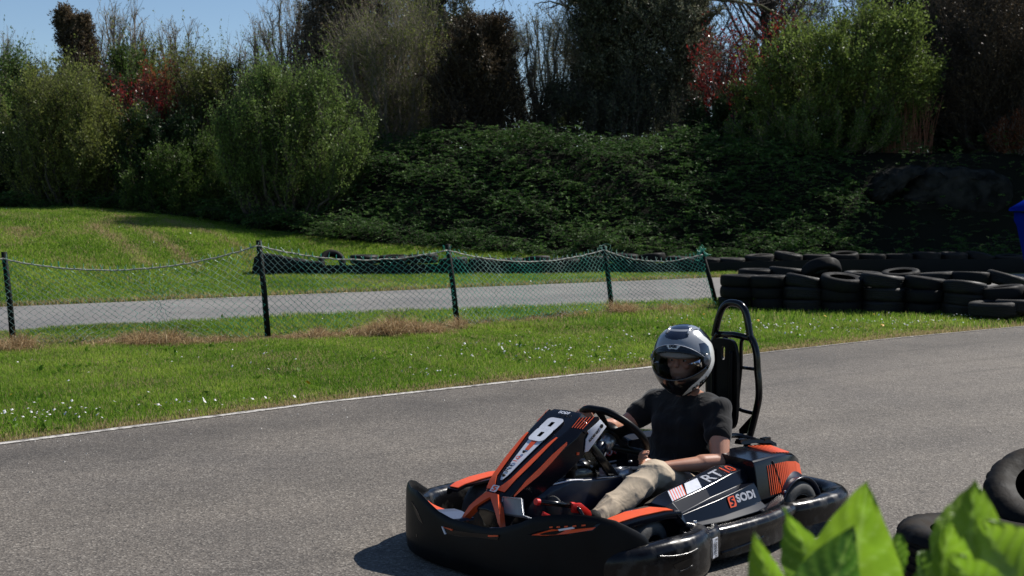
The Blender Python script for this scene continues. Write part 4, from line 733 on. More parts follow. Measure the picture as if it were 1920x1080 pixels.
# ------------------------------------------------------------------ litter bin at the right edge
bin_ = empty('litter_bin', (1.83, 4.0, 0), R(4), 'dark blue plastic litter bin on a post at the right edge', 'litter bin')
def sq(hw, z, n=28, pw=5):
    a = np.linspace(0, 2 * np.pi, n, endpoint=False); c, s = np.cos(a), np.sin(a); r_ = (np.abs(c) ** pw + np.abs(s) ** pw) ** (-1 / pw); return [(hw * r_[i] * c[i], hw * r_[i] * s[i], z) for i in range(n)]
V, F = loft_vf([sq(.15, .85), sq(.158, .86), sq(.21, 1.25), sq(.268, 1.56), sq(.275, 1.575), sq(.275, 1.60)]); mesh('body', V, F, M['bluepl'], bin_)
V, F = loft_vf([sq(.288, 1.605), sq(.288, 1.612), sq(.25, 1.640), sq(.12, 1.68), sq(.03, 1.69)]); mesh('lid', V, F, M['bluepl'], bin_)
V, F = tube_vf([(0, 0, 0), (0, 0, .5), (0, 0, .86)], .03, 12); mesh('post', V, F, M['post'], bin_)

# ------------------------------------------------------------------ leafy plant close to the camera
def leafy_mat():
    m, nt, b, out = new_mat('sunlit_leaf_blade'); L = nt.links; a = N(nt, 'ShaderNodeAttribute', attribute_name='v'); s_ = N(nt, 'ShaderNodeAttribute', attribute_name='vein'); tc = N(nt, 'ShaderNodeTexCoord')
    n = N(nt, 'ShaderNodeTexNoise', Scale=28, Detail=4); L.new(tc.outputs['Object'], n.inputs['Vector'])
    r_ = ramp(nt, a.outputs['Fac'], [(0, (0.05, 0.13, 0.016)), (.5, (0.16, 0.29, 0.018)), (1, (0.27, 0.42, 0.03))])
    mx = N(nt, 'ShaderNodeMix', data_type='RGBA'); L.new(s_.outputs['Fac'], mx.inputs[0]); L.new(r_.outputs[0], mx.inputs[6]); mx.inputs[7].default_value = (0.30, 0.45, 0.10, 1)
    mm = N(nt, 'ShaderNodeMix', data_type='RGBA', blend_type='MULTIPLY'); mm.inputs[0].default_value = .5; L.new(mx.outputs[2], mm.inputs[6]); rr = ramp(nt, n.outputs[0], [(.3, (.6, .6, .6)), (.7, (1.3, 1.3, 1.3))]); L.new(rr.outputs[0], mm.inputs[7])
    L.new(mm.outputs[2], b.inputs['Base Color']); b.inputs['Roughness'].default_value = .38
    t = N(nt, 'ShaderNodeBsdfTranslucent'); L.new(mm.outputs[2], t.inputs[0]); ms = N(nt, 'ShaderNodeMixShader'); ms.inputs[0].default_value = .55
    L.new(b.outputs[0], ms.inputs[1]); L.new(t.outputs[0], ms.inputs[2]); L.new(ms.outputs[0], out.inputs[0])
    bu = N(nt, 'ShaderNodeBump', Strength=.6, Distance=.003); L.new(s_.outputs['Fac'], bu.inputs['Height']); L.new(bu.outputs[0], b.inputs['Normal']); return m
M['leaf'] = leafy_mat(); M['stem'] = pm('green_stem', (0.10, 0.18, 0.04), (0.16, 0.22, 0.06), 20, .5)
def big_leaf(parent, base, tip, width, normal, fold=.25, curl=.12, tone=.5, nu=44, nv=17):
    base, tip, nrm = Vector(base), Vector(tip), Vector(normal); L_ = (tip - base); ln = L_.length; T = L_.normalized(); S = T.cross(nrm).normalized(); Nn = S.cross(T).normalized(); V, vein, tn = [], [], []
    for i in range(nu):
        u = i / (nu - 1); w_ = width * .5 * (math.sin(math.pi * min(u * 1.0, 1) ** .78) ** .85) * (1 - .12 * u) if 0 < u < 1 else 0.0
        ser = 1 + .010 * ((i * 0.5) % 1 - .5) * (u > .1)
        for j in range(nv):
            s = (j / (nv - 1) - .5) * 2; x = s * w_ * (ser if abs(s) > .95 else 1)
            side = abs(s); q = (u * 7 - side * 2.0) % 1.0; vn = max(0, 1 - abs(q - .5) / .10) if side > .05 else 1.0
            z = fold * abs(x) - curl * ln * (u - .35) ** 2 * 1.6 + .0016 * math.cos((u * 7 - side * 2.0) * 2 * math.pi) + .006 * math.sin(u * 7 + s * 2)
            p = base + T * (u * ln) + S * x + Nn * z; V.append(tuple(p)); vein.append(vn * .5); tn.append(tone + .12 * math.sin(u * 5 + s * 3 + tone * 20))
    F = [(i * nv + j, i * nv + j + 1, (i + 1) * nv + j + 1, (i + 1) * nv + j) for i in range(nu - 1) for j in range(nv - 1)]
    return mesh('leaf', V, F, M['leaf'], parent, attr={'v': tn, 'vein': vein})
plant = empty('broadleaf_plant', (0.60, 1.45, 0), 0, 'out of focus plant with big bright green leaves at the bottom right', 'plant')
def lp(p, y, Y): return (px(p, Y) - .60, Y - 1.45, zt(y, Y))
LV = [((1535, 1210, 1.40), (1606, 992, 1.40), .075, (-.5, -.8, .2), .02), ((1592, 1230, 1.52), (1632, 926, 1.44), .128, (-.25, -.85, .30), .62), ((1575, 1150, 1.52), (1469, 960, 1.58), .062, (-.8, -.5, .4), .5), ((1470, 1180, 1.45), (1420, 1008, 1.45), .042, (-.3, -.9, .1), .62),
      ((1828, 1130, 1.40), (1834, 900, 1.46), .080, (-.45, -.8, .25), .66), ((1945, 1160, 1.35), (1868, 985, 1.30), .10, (.1, -.9, .45), .66), ((1760, 1160, 1.42), (1806, 1000, 1.36), .070, (.2, -.9, .3), .45), ((1930, 1130, 1.50), (1915, 1000, 1.52), .09, (0, -.9, .4), .6),
      ((1690, 1130, 1.6), (1702, 1010, 1.62), .030, (.5, -.7, .3), .3), ((1735, 1150, 1.58), (1752, 1040, 1.62), .060, (.6, -.5, .5), .2), ((1640, 1150, 1.66), (1690, 1045, 1.7), .05, (.3, -.6, .6), .3), ((1880, 1180, 1.2), (1800, 1045, 1.22), .06, (-.2, -.8, .5), .6)]
for b, t_, wd, nr, tn in LV: big_leaf(plant, lp(*b), lp(*t_), wd, nr, fold=.30, tone=tn)
for k in range(26):   # lower leaves, below the picture
    a = rng.uniform(0, 6.28); c = Vector((.02 + .2 * math.cos(a), .06 + .1 * math.sin(a), rng.uniform(.35, 1.02))); d = Vector((math.cos(a), math.sin(a) * .6, rng.uniform(-.1, .6))).normalized() * rng.uniform(.09, .14); big_leaf(plant, c, c + d, .075, (0, 0, 1), nu=14, nv=7, tone=.3)
for b, t_, wd, nr, tn in LV:
    b = lp(*b); V, F = tube_vf(spline([(b[0] * .25, b[1] * .5 + .03, 0), (b[0] * .6, b[1] * .8, .6), b], 10), [.007] * 5 + [.004] * 4 + [.003], 6); mesh('stem', V, F, M['stem'], plant)
M['hwhite'] = pm('helmet_white', (0.70, 0.70, 0.66), None, rough=.25, coat=.4)
M['hsilver'] = pm('helmet_silver_white', (0.22, 0.235, 0.26), (0.30, 0.315, 0.34), 6, .18, coat=.6); M['hblack'] = pm('helmet_black', (0.006, 0.006, 0.007), None, rough=.2, coat=.5); M['hblue'] = pm('helmet_blue_black', (0.014, 0.018, 0.034), None, rough=.15, coat=.8); M['hlining'] = pm('grey_lining', (.38, .38, .38), None, rough=.8); M['hpivot'] = pm('pivot_plastic', (.10, .11, .12), None, rough=.25, coat=.5)
M['deckgrey'] = pm('blue_grey_panel', (0.07, 0.085, 0.13), None, rough=.3)
# ------------------------------------------------------------------ go kart (local frame: x forward, y to the driver's left)
KROT = R(180 + 43.08); KLOC = (0.606, 6.467, 0.0)
kart = empty('go_kart', KLOC, KROT, 'black and orange rental go kart number 8 on the tarmac', 'go kart')
def bl(P4, s, t):
    a, b, c, d = [np.array(p, float) for p in P4]; return (a * (1 - s) + b * s) * (1 - t) + (d * (1 - s) + c * s) * t
def decal(name, P, mat, parent, off=(0, 0, 0), thick=0.002):
    """thin vinyl piece lying on a face: planar polygon, lifted by off"""
    P = [Vector(p) + Vector(off) for p in P]; n = (P[1] - P[0]).cross(P[2] - P[0]).normalized()
    if Vector(off).length > 0 and n.dot(Vector(off)) < 0: n = -n
    return prism(name, P, n * thick, mat, parent)
def cloft(name, rings, mat, parent, closed=False, sh=45, bev=0):
    V, F = loft_vf(rings, closed=closed, caps=not closed); o = fixn(mesh(name, V, F, mat, parent)); 
    if bev: bevel(o, bev)
    else: sharp(o, sh)
    return o
def sweep_xy(name, path, sec, mat, parent, n=80, closed=False):
    """sec(t) -> list of (outward, z); path in the xy plane"""
    P = spline([(*p, 0) for p in path], n); T = np.gradient(P, axis=0); T /= np.linalg.norm(T, axis=1)[:, None]; Nn = np.stack([T[:, 1], -T[:, 0], 0 * T[:, 0]], -1)
    return cloft(name, [[P[i] + Nn[i] * o_ + np.array([0, 0, z]) for o_, z in sec(i / (n - 1))] for i in range(n)], mat, parent, sh=50)
# front bumper wall
yt_ = [0, .12, .20, .31, .38, .45, .52, .58, .62, .655, .675, .69, .699, .705]; zt_ = [.246, .248, .262, .300, .335, .352, .360, .360, .352, .334, .308, .282, .258, .230]
rings = []; TT = np.linspace(-1, 1, 121)
def bcurve(T):
    c, s = math.cos(T), math.sin(T); n = 3.2; return np.array([.4 + .7 * abs(c) ** (2 / n), .72 * math.copysign(abs(s) ** (2 / n), s), 0])
for t in TT:
    T = t * math.asin(.962); p = bcurve(T); q = bcurve(T + .002); d = q - p; d /= np.linalg.norm(d); nn = np.array([d[1], -d[0], 0]); z = np.interp(abs(p[1]), yt_, zt_); z = z if p[1] > 0 else z - .036 * float(sm((abs(p[1]) - .30) / .2))
    zb = .05 * min(1, max(0, (abs(p[1]) - .42) / .26)) ** 2; sec = [(-.045, .022 + zb), (-.022, .016 + zb), (-.004, .030 + zb), (.002, .09 + zb * .5), (.002, .17 if z > .25 else .15), (-.001, z - .03), (-.006, z - .008), (-.013, z), (-.021, z - .006), (-.024, z - .03), (-.024, .12), (-.03, .06)]
    rings.append([p + nn * a + np.array([0, 0, zz]) for a, zz in sec])
bumper = cloft('front_bumper', rings, M['black'], kart, sh=60)
def wall(y, z, off=.003):
    s = min(abs(y) / .72, .9999) ** 1.6; T = math.copysign(math.asin(s), y); p = bcurve(T); q = bcurve(T + .002); d = (q - p) / np.linalg.norm(q - p); return Vector(p + np.array([d[1], -d[0], 0]) * off + np.array([0, 0, z]))
def walldecal(name, P, mat, off=.004, th=.004):
    n = len(P); V = [wall(y, z, -.002) for y, z in P] + [wall(y, z, off) for y, z in P]
    F = [tuple(range(n)), tuple(range(2 * n - 1, n - 1, -1))] + [(i, (i + 1) % n, n + (i + 1) % n, n + i) for i in range(n)]; return fixn(mesh(name, V, F, mat, bumper, smooth=False))
walldecal('side_slot', [(.36, .262), (.42, .287), (.50, .312), (.62, .330), (.60, .300), (.52, .278), (.44, .262)], M['tubeblk'], .0025)
walldecal('orange_insert', [(.377, .262), (.464, .297), (.540, .303), (.607, .314), (.598, .303), (.518, .283), (.44, .268)], M['orange'], .005)
walldecal('white_stripe', [(.489, .300), (.541, .314), (.547, .308), (.494, .294)], M['white'], .007)
for k in range(5): walldecal('vent_dot', [(.455 + k * .028, .302 + k * .004), (.468 + k * .028, .304 + k * .004), (.467 + k * .028, .309 + k * .004), (.456 + k * .028, .307 + k * .004)], M['orange'], .006)
walldecal('front_slot', [(-.16, .203), (-.13, .178), (-.05, .182), (.05, .196), (.14, .205), (.20, .212), (.21, .236), (.14, .227), (.04, .214), (-.06, .205)], M['tubeblk'], .0025)
walldecal('white_marker', [(-.159, .206), (-.150, .206), (-.128, .178), (-.137, .176)], M['white'], .007)
walldecal('orange_insert', [(-.150, .206), (-.085, .207), (-.085, .200), (-.12, .203)], M['orange'], .006)
walldecal('orange_insert', [(.145, .224), (.203, .234), (.203, .228), (.145, .217)], M['orange'], .006)
walldecal('side_slot', [(-.425, .268), (-.40, .238), (-.35, .200), (-.305, .186), (-.33, .212), (-.37, .245)], M['tubeblk'], .0025)
walldecal('bolt_hole', [(-.372, .130), (-.362, .130), (-.362, .118), (-.372, .118)], M['tubeblk'], .003)
# inner deck of the bumper with orange and grey panels
def deckstrip(name, y0, y1, mat, w0=.022, w1=.15, dz=-.012, n=14):
    top, bot = [], []
    for i in range(n):
        y = y0 + (y1 - y0) * i / (n - 1); z = min(np.interp(abs(y), yt_, zt_), .262) + dz; a = wall(y, z, -w0); b = wall(y, z - .012, -w1); top.append((a, b)); bot.append((a - Vector((0, 0, .012)), b - Vector((0, 0, .012))))
    return cloft(name, [[top[i][0], top[i][1], bot[i][1], bot[i][0]] for i in range(n)], mat, kart, sh=30)
deckstrip('bumper_deck', -.30, .30, M['black'], dz=-.030, w1=.11); deckstrip('orange_deck_panel', -.50, -.27, M['orange'], dz=-.004, w1=.10); deckstrip('grey_deck_panel', -.265, -.11, M['deckgrey'], dz=-.004, w1=.14)
deckstrip('orange_deck_panel', .31, .46, M['orange'], dz=-.004, w1=.09); deckstrip('grey_deck_panel', .11, .305, M['deckgrey'], dz=-.004, w1=.14)
tubesec = lambda zc, hz, th, n=14: [(th * math.copysign(abs(math.cos(a)) ** .7, math.cos(a)), zc + hz * math.copysign(abs(math.sin(a)) ** .7, math.sin(a))) for a in np.linspace(0, 2 * np.pi, n, endpoint=False)]
for s in (1, -1):
    # corner lobe: bulging protector round the front wheel
    path = [(1.0, .40 * s), (.93, .52 * s), (.84, .632 * s), (.72, .696 * s), (.56, .722 * s), (.45, .715 * s), (.37, .685 * s), (.33, .640 * s), (.33, .58 * s)]
    if s < 0: path = path[::-1]
    lobe = sweep_xy('corner_protector', path, lambda t: tubesec(.128, .060 + .042 * min(1, t * 2.2), .040 + .024 * min(1, t * 1.8) - .010 * t, 22), M['scuff'], kart, 60)
    o_ = .712 + .048
    bm = bmesh.new(); bm.from_mesh(lobe.data); bt = BVHTree.FromBMesh(bm); bm.free()
    def ls(x, z, lf=.003): h = bt.ray_cast(Vector((x, .95 * s, z)), Vector((0, -s, 0)), .5); return Vector((x, h[0].y + lf * s if h[0] else .76 * s, z))
    V = [ls(x, z, .0025) for x, z in [(.64, .135), (.60, .142), (.56, .147), (.535, .148), (.53, .125), (.56, .113), (.60, .110), (.63, .116)]]; mesh('protector_slot', [tuple(v) for v in V], [tuple(range(8))], M['tubeblk'], lobe, smooth=False)
    tube('protector_ridge', [tuple(ls(x, z, .001)) for x, z in [(.715, .180), (.66, .172), (.60, .168), (.54, .170), (.49, .178)]], .006, M['scuff'], lobe, 8, n=16)
    tube('protector_ridge', [tuple(ls(x, z, .001)) for x, z in [(.61, .100), (.57, .104), (.53, .114)]], .004, M['scuff'], lobe, 8, n=8)
    # link piece with the sticker
    path = [(.42, .64 * s), (.36, .685 * s), (.30, .685 * s), (.24, .665 * s), (.20, .63 * s)]
    if s < 0: path = path[::-1]
    lk = sweep_xy('bumper_link', path, lambda t: tubesec(.140, .070, .030, 16), M['scuff'], kart, 24)
    if s > 0:
        st = prism('sticker', [(.322, .7195, .178), (.275, .7100, .178), (.272, .7100, .092), (.319, .7195, .092)], (.002, .004, 0), M['white'], lk)
        text_obj('lettering', 'S 000217', .022, (.2935, .7195, .135), (0, 0, -1), (-1, -.2, 0), M['tubeblk'], st, .0005)
        text_obj('lettering', 'made to race', .010, (.310, .7225, .135), (0, 0, -1), (-1, -.2, 0), M['tubeblk'], st, .0005)
    # long side bumper
    path = [(.30, .60 * s), (.22, .640 * s), (.05, .652 * s), (-.16, .645 * s), (-.32, .615 * s), (-.42, .585 * s), (-.48, .55 * s)]
    if s < 0: path = path[::-1]
    sec = lambda t: [(-.05, .10), (-.05, .165), (-.034, .190), (-.005, .202), (.024, .198), (.040, .182), (.044, .163), (.036, .146), (.028, .125), (.030, .085), (.034, .062), (.022, .048), (-.03, .045)]
    sb = sweep_xy('side_bumper', path, sec, M['scuff'], kart, 60)
    tube('side_bumper_rib', [(.20, .672 * s, .085), (.10, .680 * s, .090), (-.02, .680 * s, .098), (-.10, .674 * s, .106)], .008, M['scuff'], sb, 8, n=14)
# rear bumper loop
path = [(-.36, .52), (-.42, .575), (-.52, .600), (-.68, .606), (-.80, .595), (-.89, .55), (-.95, .46), (-.97, .30), (-.975, 0), (-.97, -.30), (-.95, -.46), (-.89, -.55), (-.80, -.595), (-.68, -.606), (-.52, -.600), (-.42, -.575), (-.36, -.52)]
rsec = lambda t: [(-.052, .14), (-.050, .180), (-.034, .196), (.0, .204), (.030, .198), (.048, .180), (.052, .155), (.046, .125), (.040, .105), (.042, .095), (.036, .080), (-.03, .080)]
sweep_xy('rear_bumper', path, rsec, M['scuff'], kart, 120)
# floor and frame
V, F = box_vf((0.02, 0, .05), (1.75, .62, .012)); mesh('floor_pan', V, F, M['hub'], kart, smooth=False)
fr = MB()
for s in (1, -1):
    fr.add(*tube_vf(spline([(.85, .18 * s, .075), (.5, .22 * s, .075), (.2, .33 * s, .075), (-.3, .33 * s, .075), (-.85, .30 * s, .085)], 30), .015, 8)); fr.add(*tube_vf([(.35, .30 * s, .08), (.30, .62 * s, .10)], .012, 8)); fr.add(*tube_vf([(-.3, .30 * s, .08), (-.3, .60 * s, .10)], .012, 8))
fr.add(*tube_vf([(.52, -.42, .13), (.52, .42, .13)], .014, 8)); fr.add(*tube_vf([(-.53, -.52, .14), (-.53, .52, .14)], .02, 10)); fr.add(*tube_vf([(-.75, -.30, .09), (-.75, .30, .09)], .015, 8))
fr.build('chassis_frame', M['tubeblk'], kart)
# wheels
def wheel(x, y, r, wd, turn):
    wh = empty('wheel', (x, y, r), R(turn)); wh.parent = kart; w = wd / 2
    pr = [(r * .52, -w * .85), (r * .62, -w), (r * .85, -w * 1.02), (r * .965, -w * .86), (r, -w * .55), (r * 1.004, 0), (r, w * .55), (r * .965, w * .86), (r * .85, w * 1.02), (r * .62, w), (r * .52, w * .85), (r * .55, 0)]
    V, F = lathe_vf(pr, 40, 'y'); V = np.array(V); sharp(fixn(mesh('tyre', V, F, M['slick'], wh)), 60)
    pr = [(r * .53, -w * .9), (r * .57, -w * .95), (r * .53, -w * .8), (r * .40, -w * .3), (r * .15, -w * .2), (r * .15, w * .2), (r * .40, w * .3), (r * .53, w * .8), (r * .57, w * .95), (r * .53, w * .9), (r * .50, w * .8), (r * .36, w * .15), (.001, w * .1), (.001, -w * .1), (r * .36, -w * .15), (r * .5, -w * .8)]
    V, F = lathe_vf(pr, 28, 'y'); fixn(mesh('rim', V, F, M['hub'], wh))
for s in (1, -1): wheel(.53, .505 * s, .130, .12, 10); wheel(-.53, .50 * s, .142, .18, 0)
# side pods
def pod(s):
    f = lambda P: [(x, y * s, z) for x, y, z in P]
    st = [(.405, [(.585, .285), (.580, .288), (.570, .292), (.565, .293), (.520, .300), (.44, .302), (.40, .29), (.40, .25), (.58, .25)]),
          (.345, [(.612, .212), (.595, .222), (.575, .262), (.565, .266), (.512, .306), (.43, .325), (.39, .30), (.39, .12), (.60, .19)]),
          (.10, [(.630, .205), (.600, .222), (.570, .286), (.532, .292), (.500, .336), (.41, .362), (.37, .32), (.36, .10), (.60, .17)]),
          (-.10, [(.622, .207), (.590, .230), (.553, .306), (.520, .312), (.488, .366), (.395, .392), (.36, .35), (.35, .10), (.60, .17)]),
          (-.225, [(.612, .208), (.575, .232), (.535, .318), (.502, .324), (.476, .376), (.412, .385), (.37, .35), (.35, .10), (.58, .17)])]
    P = cloft('side_pod', [f([(x, y, z) for y, z in L_]) for x, L_ in st], M['gloss'], kart, sh=12); bevel(P, .003, 2, 14)
    # lower lip running back to the wheel arch
    cloft('pod_lip', [f([(x, y - .02, z - .028), (x, y, z - .022), (x, y + .004, z), (x, y - .035, z + .006)]) for x, y, z in [(-.15, .628, .207), (-.28, .612, .214), (-.38, .59, .228), (-.45, .565, .244), (-.475, .55, .246)]], M['gloss'], P, sh=40)
    # front fender
    fd = cloft('fender', [f([(x, .44 + .02 * (x > .6), z + .002), (x, y1, z), (x, y1 + .005, z - .010), (x, y1 + .004, z - .03), (x, y1 - .012, z - .03), (x, y1 - .012, z - .014), (x, .44 + .02 * (x > .6), z - .010)]) for x, z, y1 in [(.37, .284, .585), (.45, .292, .575), (.60, .290, .560), (.70, .280, .545), (.755, .266, .53)]], M['gloss'], P, sh=30)
    cloft('orange_panel', [f([(x, .455 + a, z + .0045), (x, y1, z + .002), (x, y1, z + .006), (x, .455 + a, z + .0085)]) for x, z, a, y1 in [(.41, .288, .08, .572), (.46, .2925, .03, .565), (.60, .290, .01, .550), (.70, .280, .01, .536), (.745, .269, .01, .524)]], M['orange'], fd, sh=30)
    # box behind: side face, top face
    bx = [(-.225, .525, .415, .40), (-.37, .520, .418, .40), (-.50, .505, .412, .39), (-.60, .485, .396, .37), (-.68, .455, .365, .34)]
    B = cloft('rear_cover', [f([(x, y + .035, .235), (x, y + .008, z - .03), (x, y, z - .008), (x, y - .012, z), (x, .30, z + .012), (x, .26, z - .01), (x, .26, .16), (x, y + .02, .16)]) for x, y, z, _ in bx], M['gloss'], kart, sh=25); bevel(B, .003, 2, 20)
    side = lambda x, v: (x, s * (np.interp(-x, [.225, .37, .50, .60, .68], [.525, .520, .505, .485, .455]) + .0095 + .027 * (1 - v)), .235 + v * (np.interp(-x, [.225, .37, .50, .60, .68], [.415, .418, .412, .396, .365]) - .032 - .235))
    # orange side: bars widening towards the rear, then solid
    x = -.320
    for k in range(13):
        wd = .0035 + .0011 * k; a, b = x, x - wd; n_ = (0, .002 * s, 0)
        prism('orange_stripe', [side(a, .06), side(b, .06), side(b, .97), side(a, .97)], n_, M['orange'], B); x -= .0165
    bx2 = [(-.520), (-.56), (-.60), (-.672)]
    V = [side(xx, v) for xx in bx2 for v in (.35, .97)]; V = [(a, b + .0022 * s, c) for a, b, c in V]; fixn(mesh('orange_panel', V, [(0, 1, 3, 2), (2, 3, 5, 4), (4, 5, 7, 6)], M['orange'], B, smooth=False))
    for k in range(6 if s > 0 else 0): a = -.44 - k * .024; prism('orange_stripe', [(a, .33 * s, .430 - .001 * k), (a - .004 - .003 * k, .33 * s, .430 - .001 * k), (a - .004 - .003 * k, .475 * s, .418 - .0032 * k), (a, .475 * s, .418 - .0032 * k)], (0, 0, .004), M['orange'], B)
    tube('strap', [side(-.37, 1.06), side(-.385, .8), side(-.41, .4), side(-.43, .06), (-.455, s * .585, .235)], .005, M['tubeblk'], B, 6, n=14)
    # wheel arch
    rg = []
    for yy, rr, w0 in [(.46, .190, 0), (.49, .196, 0), (.515, .186, 0), (.54, .166, 0), (.565, .164, 0), (.585, .172, 0), (.588, .166, 0), (.56, .152, 0), (.50, .158, 0), (.46, .17, 0)]:
        rg.append([(-.53 + rr * math.cos(a), yy * s, .135 + rr * math.sin(a)) for a in np.linspace(R(12), R(158), 20)])
    V, F = loft_vf(rg, closed_ring=False, closed=True, caps=False); fixn(mesh('wheel_arch', V, F, M['satin'], kart))
    for x, y, z in [(.30, .605, .226), (-.41, .575, .248)]: V, F = lathe_vf([(.0001, .008), (.007, .008), (.010, 0), (.0001, 0)], 6, 'z', (x, y * s, z), closed=False); mesh('bolt', V, F, M['silver'], P, smooth=False)
    return P, B
pL, bL = pod(1); pR, bR = pod(-1)
def onface(P4, s, t, lift): p = bl(P4, s, t); a, b, c, d = [np.array(q, float) for q in P4]; n = np.cross(b - a, d - a); n /= np.linalg.norm(n); return p + n * lift, n
def hit(target, c, n, lift):
    bm = bmesh.new(); bm.from_mesh(target.data); bt = BVHTree.FromBMesh(bm); bm.free(); n = Vector(n).normalized(); h = bt.ray_cast(Vector(c) + n * .08, -n, .3); return h[0] + n * lift
def conform(o, target, n, lift, cut=0):
    bm = bmesh.new(); bm.from_mesh(target.data); bt = BVHTree.FromBMesh(bm); bm.free(); n = Vector(n).normalized()
    if cut:
        bm = bmesh.new(); bm.from_mesh(o.data); bmesh.ops.triangulate(bm, faces=bm.faces); bmesh.ops.subdivide_edges(bm, edges=bm.edges, cuts=cut, use_grid_fill=True); bm.to_mesh(o.data); bm.free()
    base = min(v.co.dot(n) for v in o.data.vertices)
    for v in o.data.vertices:
        h = bt.ray_cast(v.co + n * .08, -n, .3)
        if h[0] is not None: v.co = h[0] + n * (lift + min(v.co.dot(n) - base, .0) + .0)
    o.data.update()
up4 = [(.345, .512, .306), (-.19, .492, .388), (-.19, .380, .420), (.345, .43, .325)]          # upper face of the left pod
up4 = [(.345, .512, .306), (-.21, .478, .375), (-.21, .412, .384), (.345, .43, .325)]
for s in (1, -1):
    q4 = [(x, y * s, z) for x, y, z in up4]; lf = .003 * s
    pts = lambda L_: [tuple(onface(q4, a, b, 0)[0]) for a, b in L_]
    nrm = Vector(onface(q4, .5, .5, 0)[1]) * s
    if nrm.z < 0: nrm = -nrm
    P_ = pL if s > 0 else pR
    fl = lambda L_, nm_, mt, l_=.0015: conform(mesh(nm_, pts(L_), [tuple(range(len(L_)))], mt, P_, smooth=False), P_, nrm, l_, 4)
    fl([(.21, .04), (.41, .04), (.50, .95), (.33, .95)], 'white_stripe', M['white'])
    for k in range(6): a = .015 + k * .031; fl([(a, .05), (a + .020, .05), (a + .020 + .10, .95), (a + .10, .95)], 'white_stripe', M['white'] if k % 2 else M['white'])
    for k in range(6): a = .036 + k * .031; fl([(a, .05), (a + .010, .05), (a + .010 + .10, .95), (a + .10, .95)], 'red_stripe', M['orange'])
U1 = np.array(up4[1]) - np.array(up4[0]); V1 = np.array(up4[3]) - np.array(up4[0])
c0 = bl(up4, .62, .45); nv = np.cross(U1, V1); nv = nv / np.linalg.norm(nv); nv = nv * np.sign(nv[2])
def geo_text(name, body, size, c, U_, V_, mat, parent, sx=1.25, bold=.0012, shear=0, **k): return text_obj(name, body, size, tuple(c), tuple(U_), tuple(V_), mat, parent, .0012, shear, bold, sx, **k)
conform(geo_text('lettering', 'RT', .082, bl(up4, .64, .50), U1, V1, M['white'], pL, 1.35), pL, nv, .002, 1); conform(geo_text('lettering', '10', .082, bl(up4, .855, .50), U1, V1, M['orange'], pL, 1.2), pL, nv, .002, 1)
sp4 = [(.345, .595, .222), (-.225, .575, .232), (-.225, .535, .320), (.345, .575, .262)]
U2 = np.array(sp4[1]) - np.array(sp4[0]); V2 = np.array(sp4[2]) - np.array(sp4[1]); n2 = np.cross(U2, V2); n2 /= np.linalg.norm(n2); n2 *= np.sign(n2[1])
conform(geo_text('lettering', 'SODI', .050, bl(sp4, .80, .50), U2, V2, M['white'], pL, 1.35, .0022), pL, n2, .002, 1)
def badge(c, U_, V_, w_, h_, parent, bg, fg, n_):
    U_ = Vector(U_).normalized(); V_ = Vector(V_); V_ = (V_ - U_ * V_.dot(U_)).normalized(); c = Vector(c); n_ = Vector(n_); q = lambda a, b, l=0: c + U_ * (a * w_ / 2) + V_ * (b * h_ / 2) + n_ * l
    e = prism('emblem', [q(-1, -1), q(.72, -1), q(1, -.7), q(1, 1), q(-.72, 1), q(-1, .7)], n_ * .0015, bg, parent)
    zz = [(-.62, -.78), (.15, -.78), (.62, -.30), (.62, .05), (-.1, .35), (-.1, .45), (.62, .45), (.62, .78), (-.15, .78), (-.62, .40), (-.62, .1), (.1, -.2), (.1, -.42), (-.62, -.42)]
    m_ = MB()
    m_.add([q(a, b, .002) for a, b in zz], [tuple(range(len(zz)))]); o = m_.build('emblem_mark', fg, e, smooth=False); return e
badge(hit(pL, bl(sp4, .595, .50), n2, .004), U2, V2, .050, .050, pL, M['orange'], M['gloss'], n2)
# inner side of the right pod with three round warning stickers
V, F = box_vf((-.16, -.352, .27), (.66, .012, .22)); ip = mesh('inner_panel', V, F, M['black'], kart, smooth=False)
for zz, hh_, mt in [(.268, .014, M['white']), (.292, .006, M['white'])]: V, F = box_vf((-.31, -.343, zz), (.28, .006, hh_)); mesh('white_stripe', V, F, mt, ip, smooth=False)
for (x, z) in [(-.128, .343), (-.175, .347), (-.226, .351)]:
    for r_, y_, mt in [(.026, -.344, M['red']), (.021, -.3425, M['white'])]: a = np.linspace(0, 2 * np.pi, 20, endpoint=False); prism('warning_sticker', [(x + r_ * math.cos(t), y_, z + r_ * math.sin(t)) for t in a], (0, .0015, 0), mt, ip)
    prism('pictogram', [(x - .004, -.3405, z - .012), (x + .008, -.3405, z - .014), (x + .006, -.3405, z + .004), (x - .008, -.3405, z + .010)], (0, .001, 0), M['tubeblk'], ip); prism('red_bar', [(x - .018, -.339, z + .014), (x - .014, -.339, z + .017), (x + .018, -.339, z - .014), (x + .014, -.339, z - .017)], (0, .001, 0), M['red'], ip)
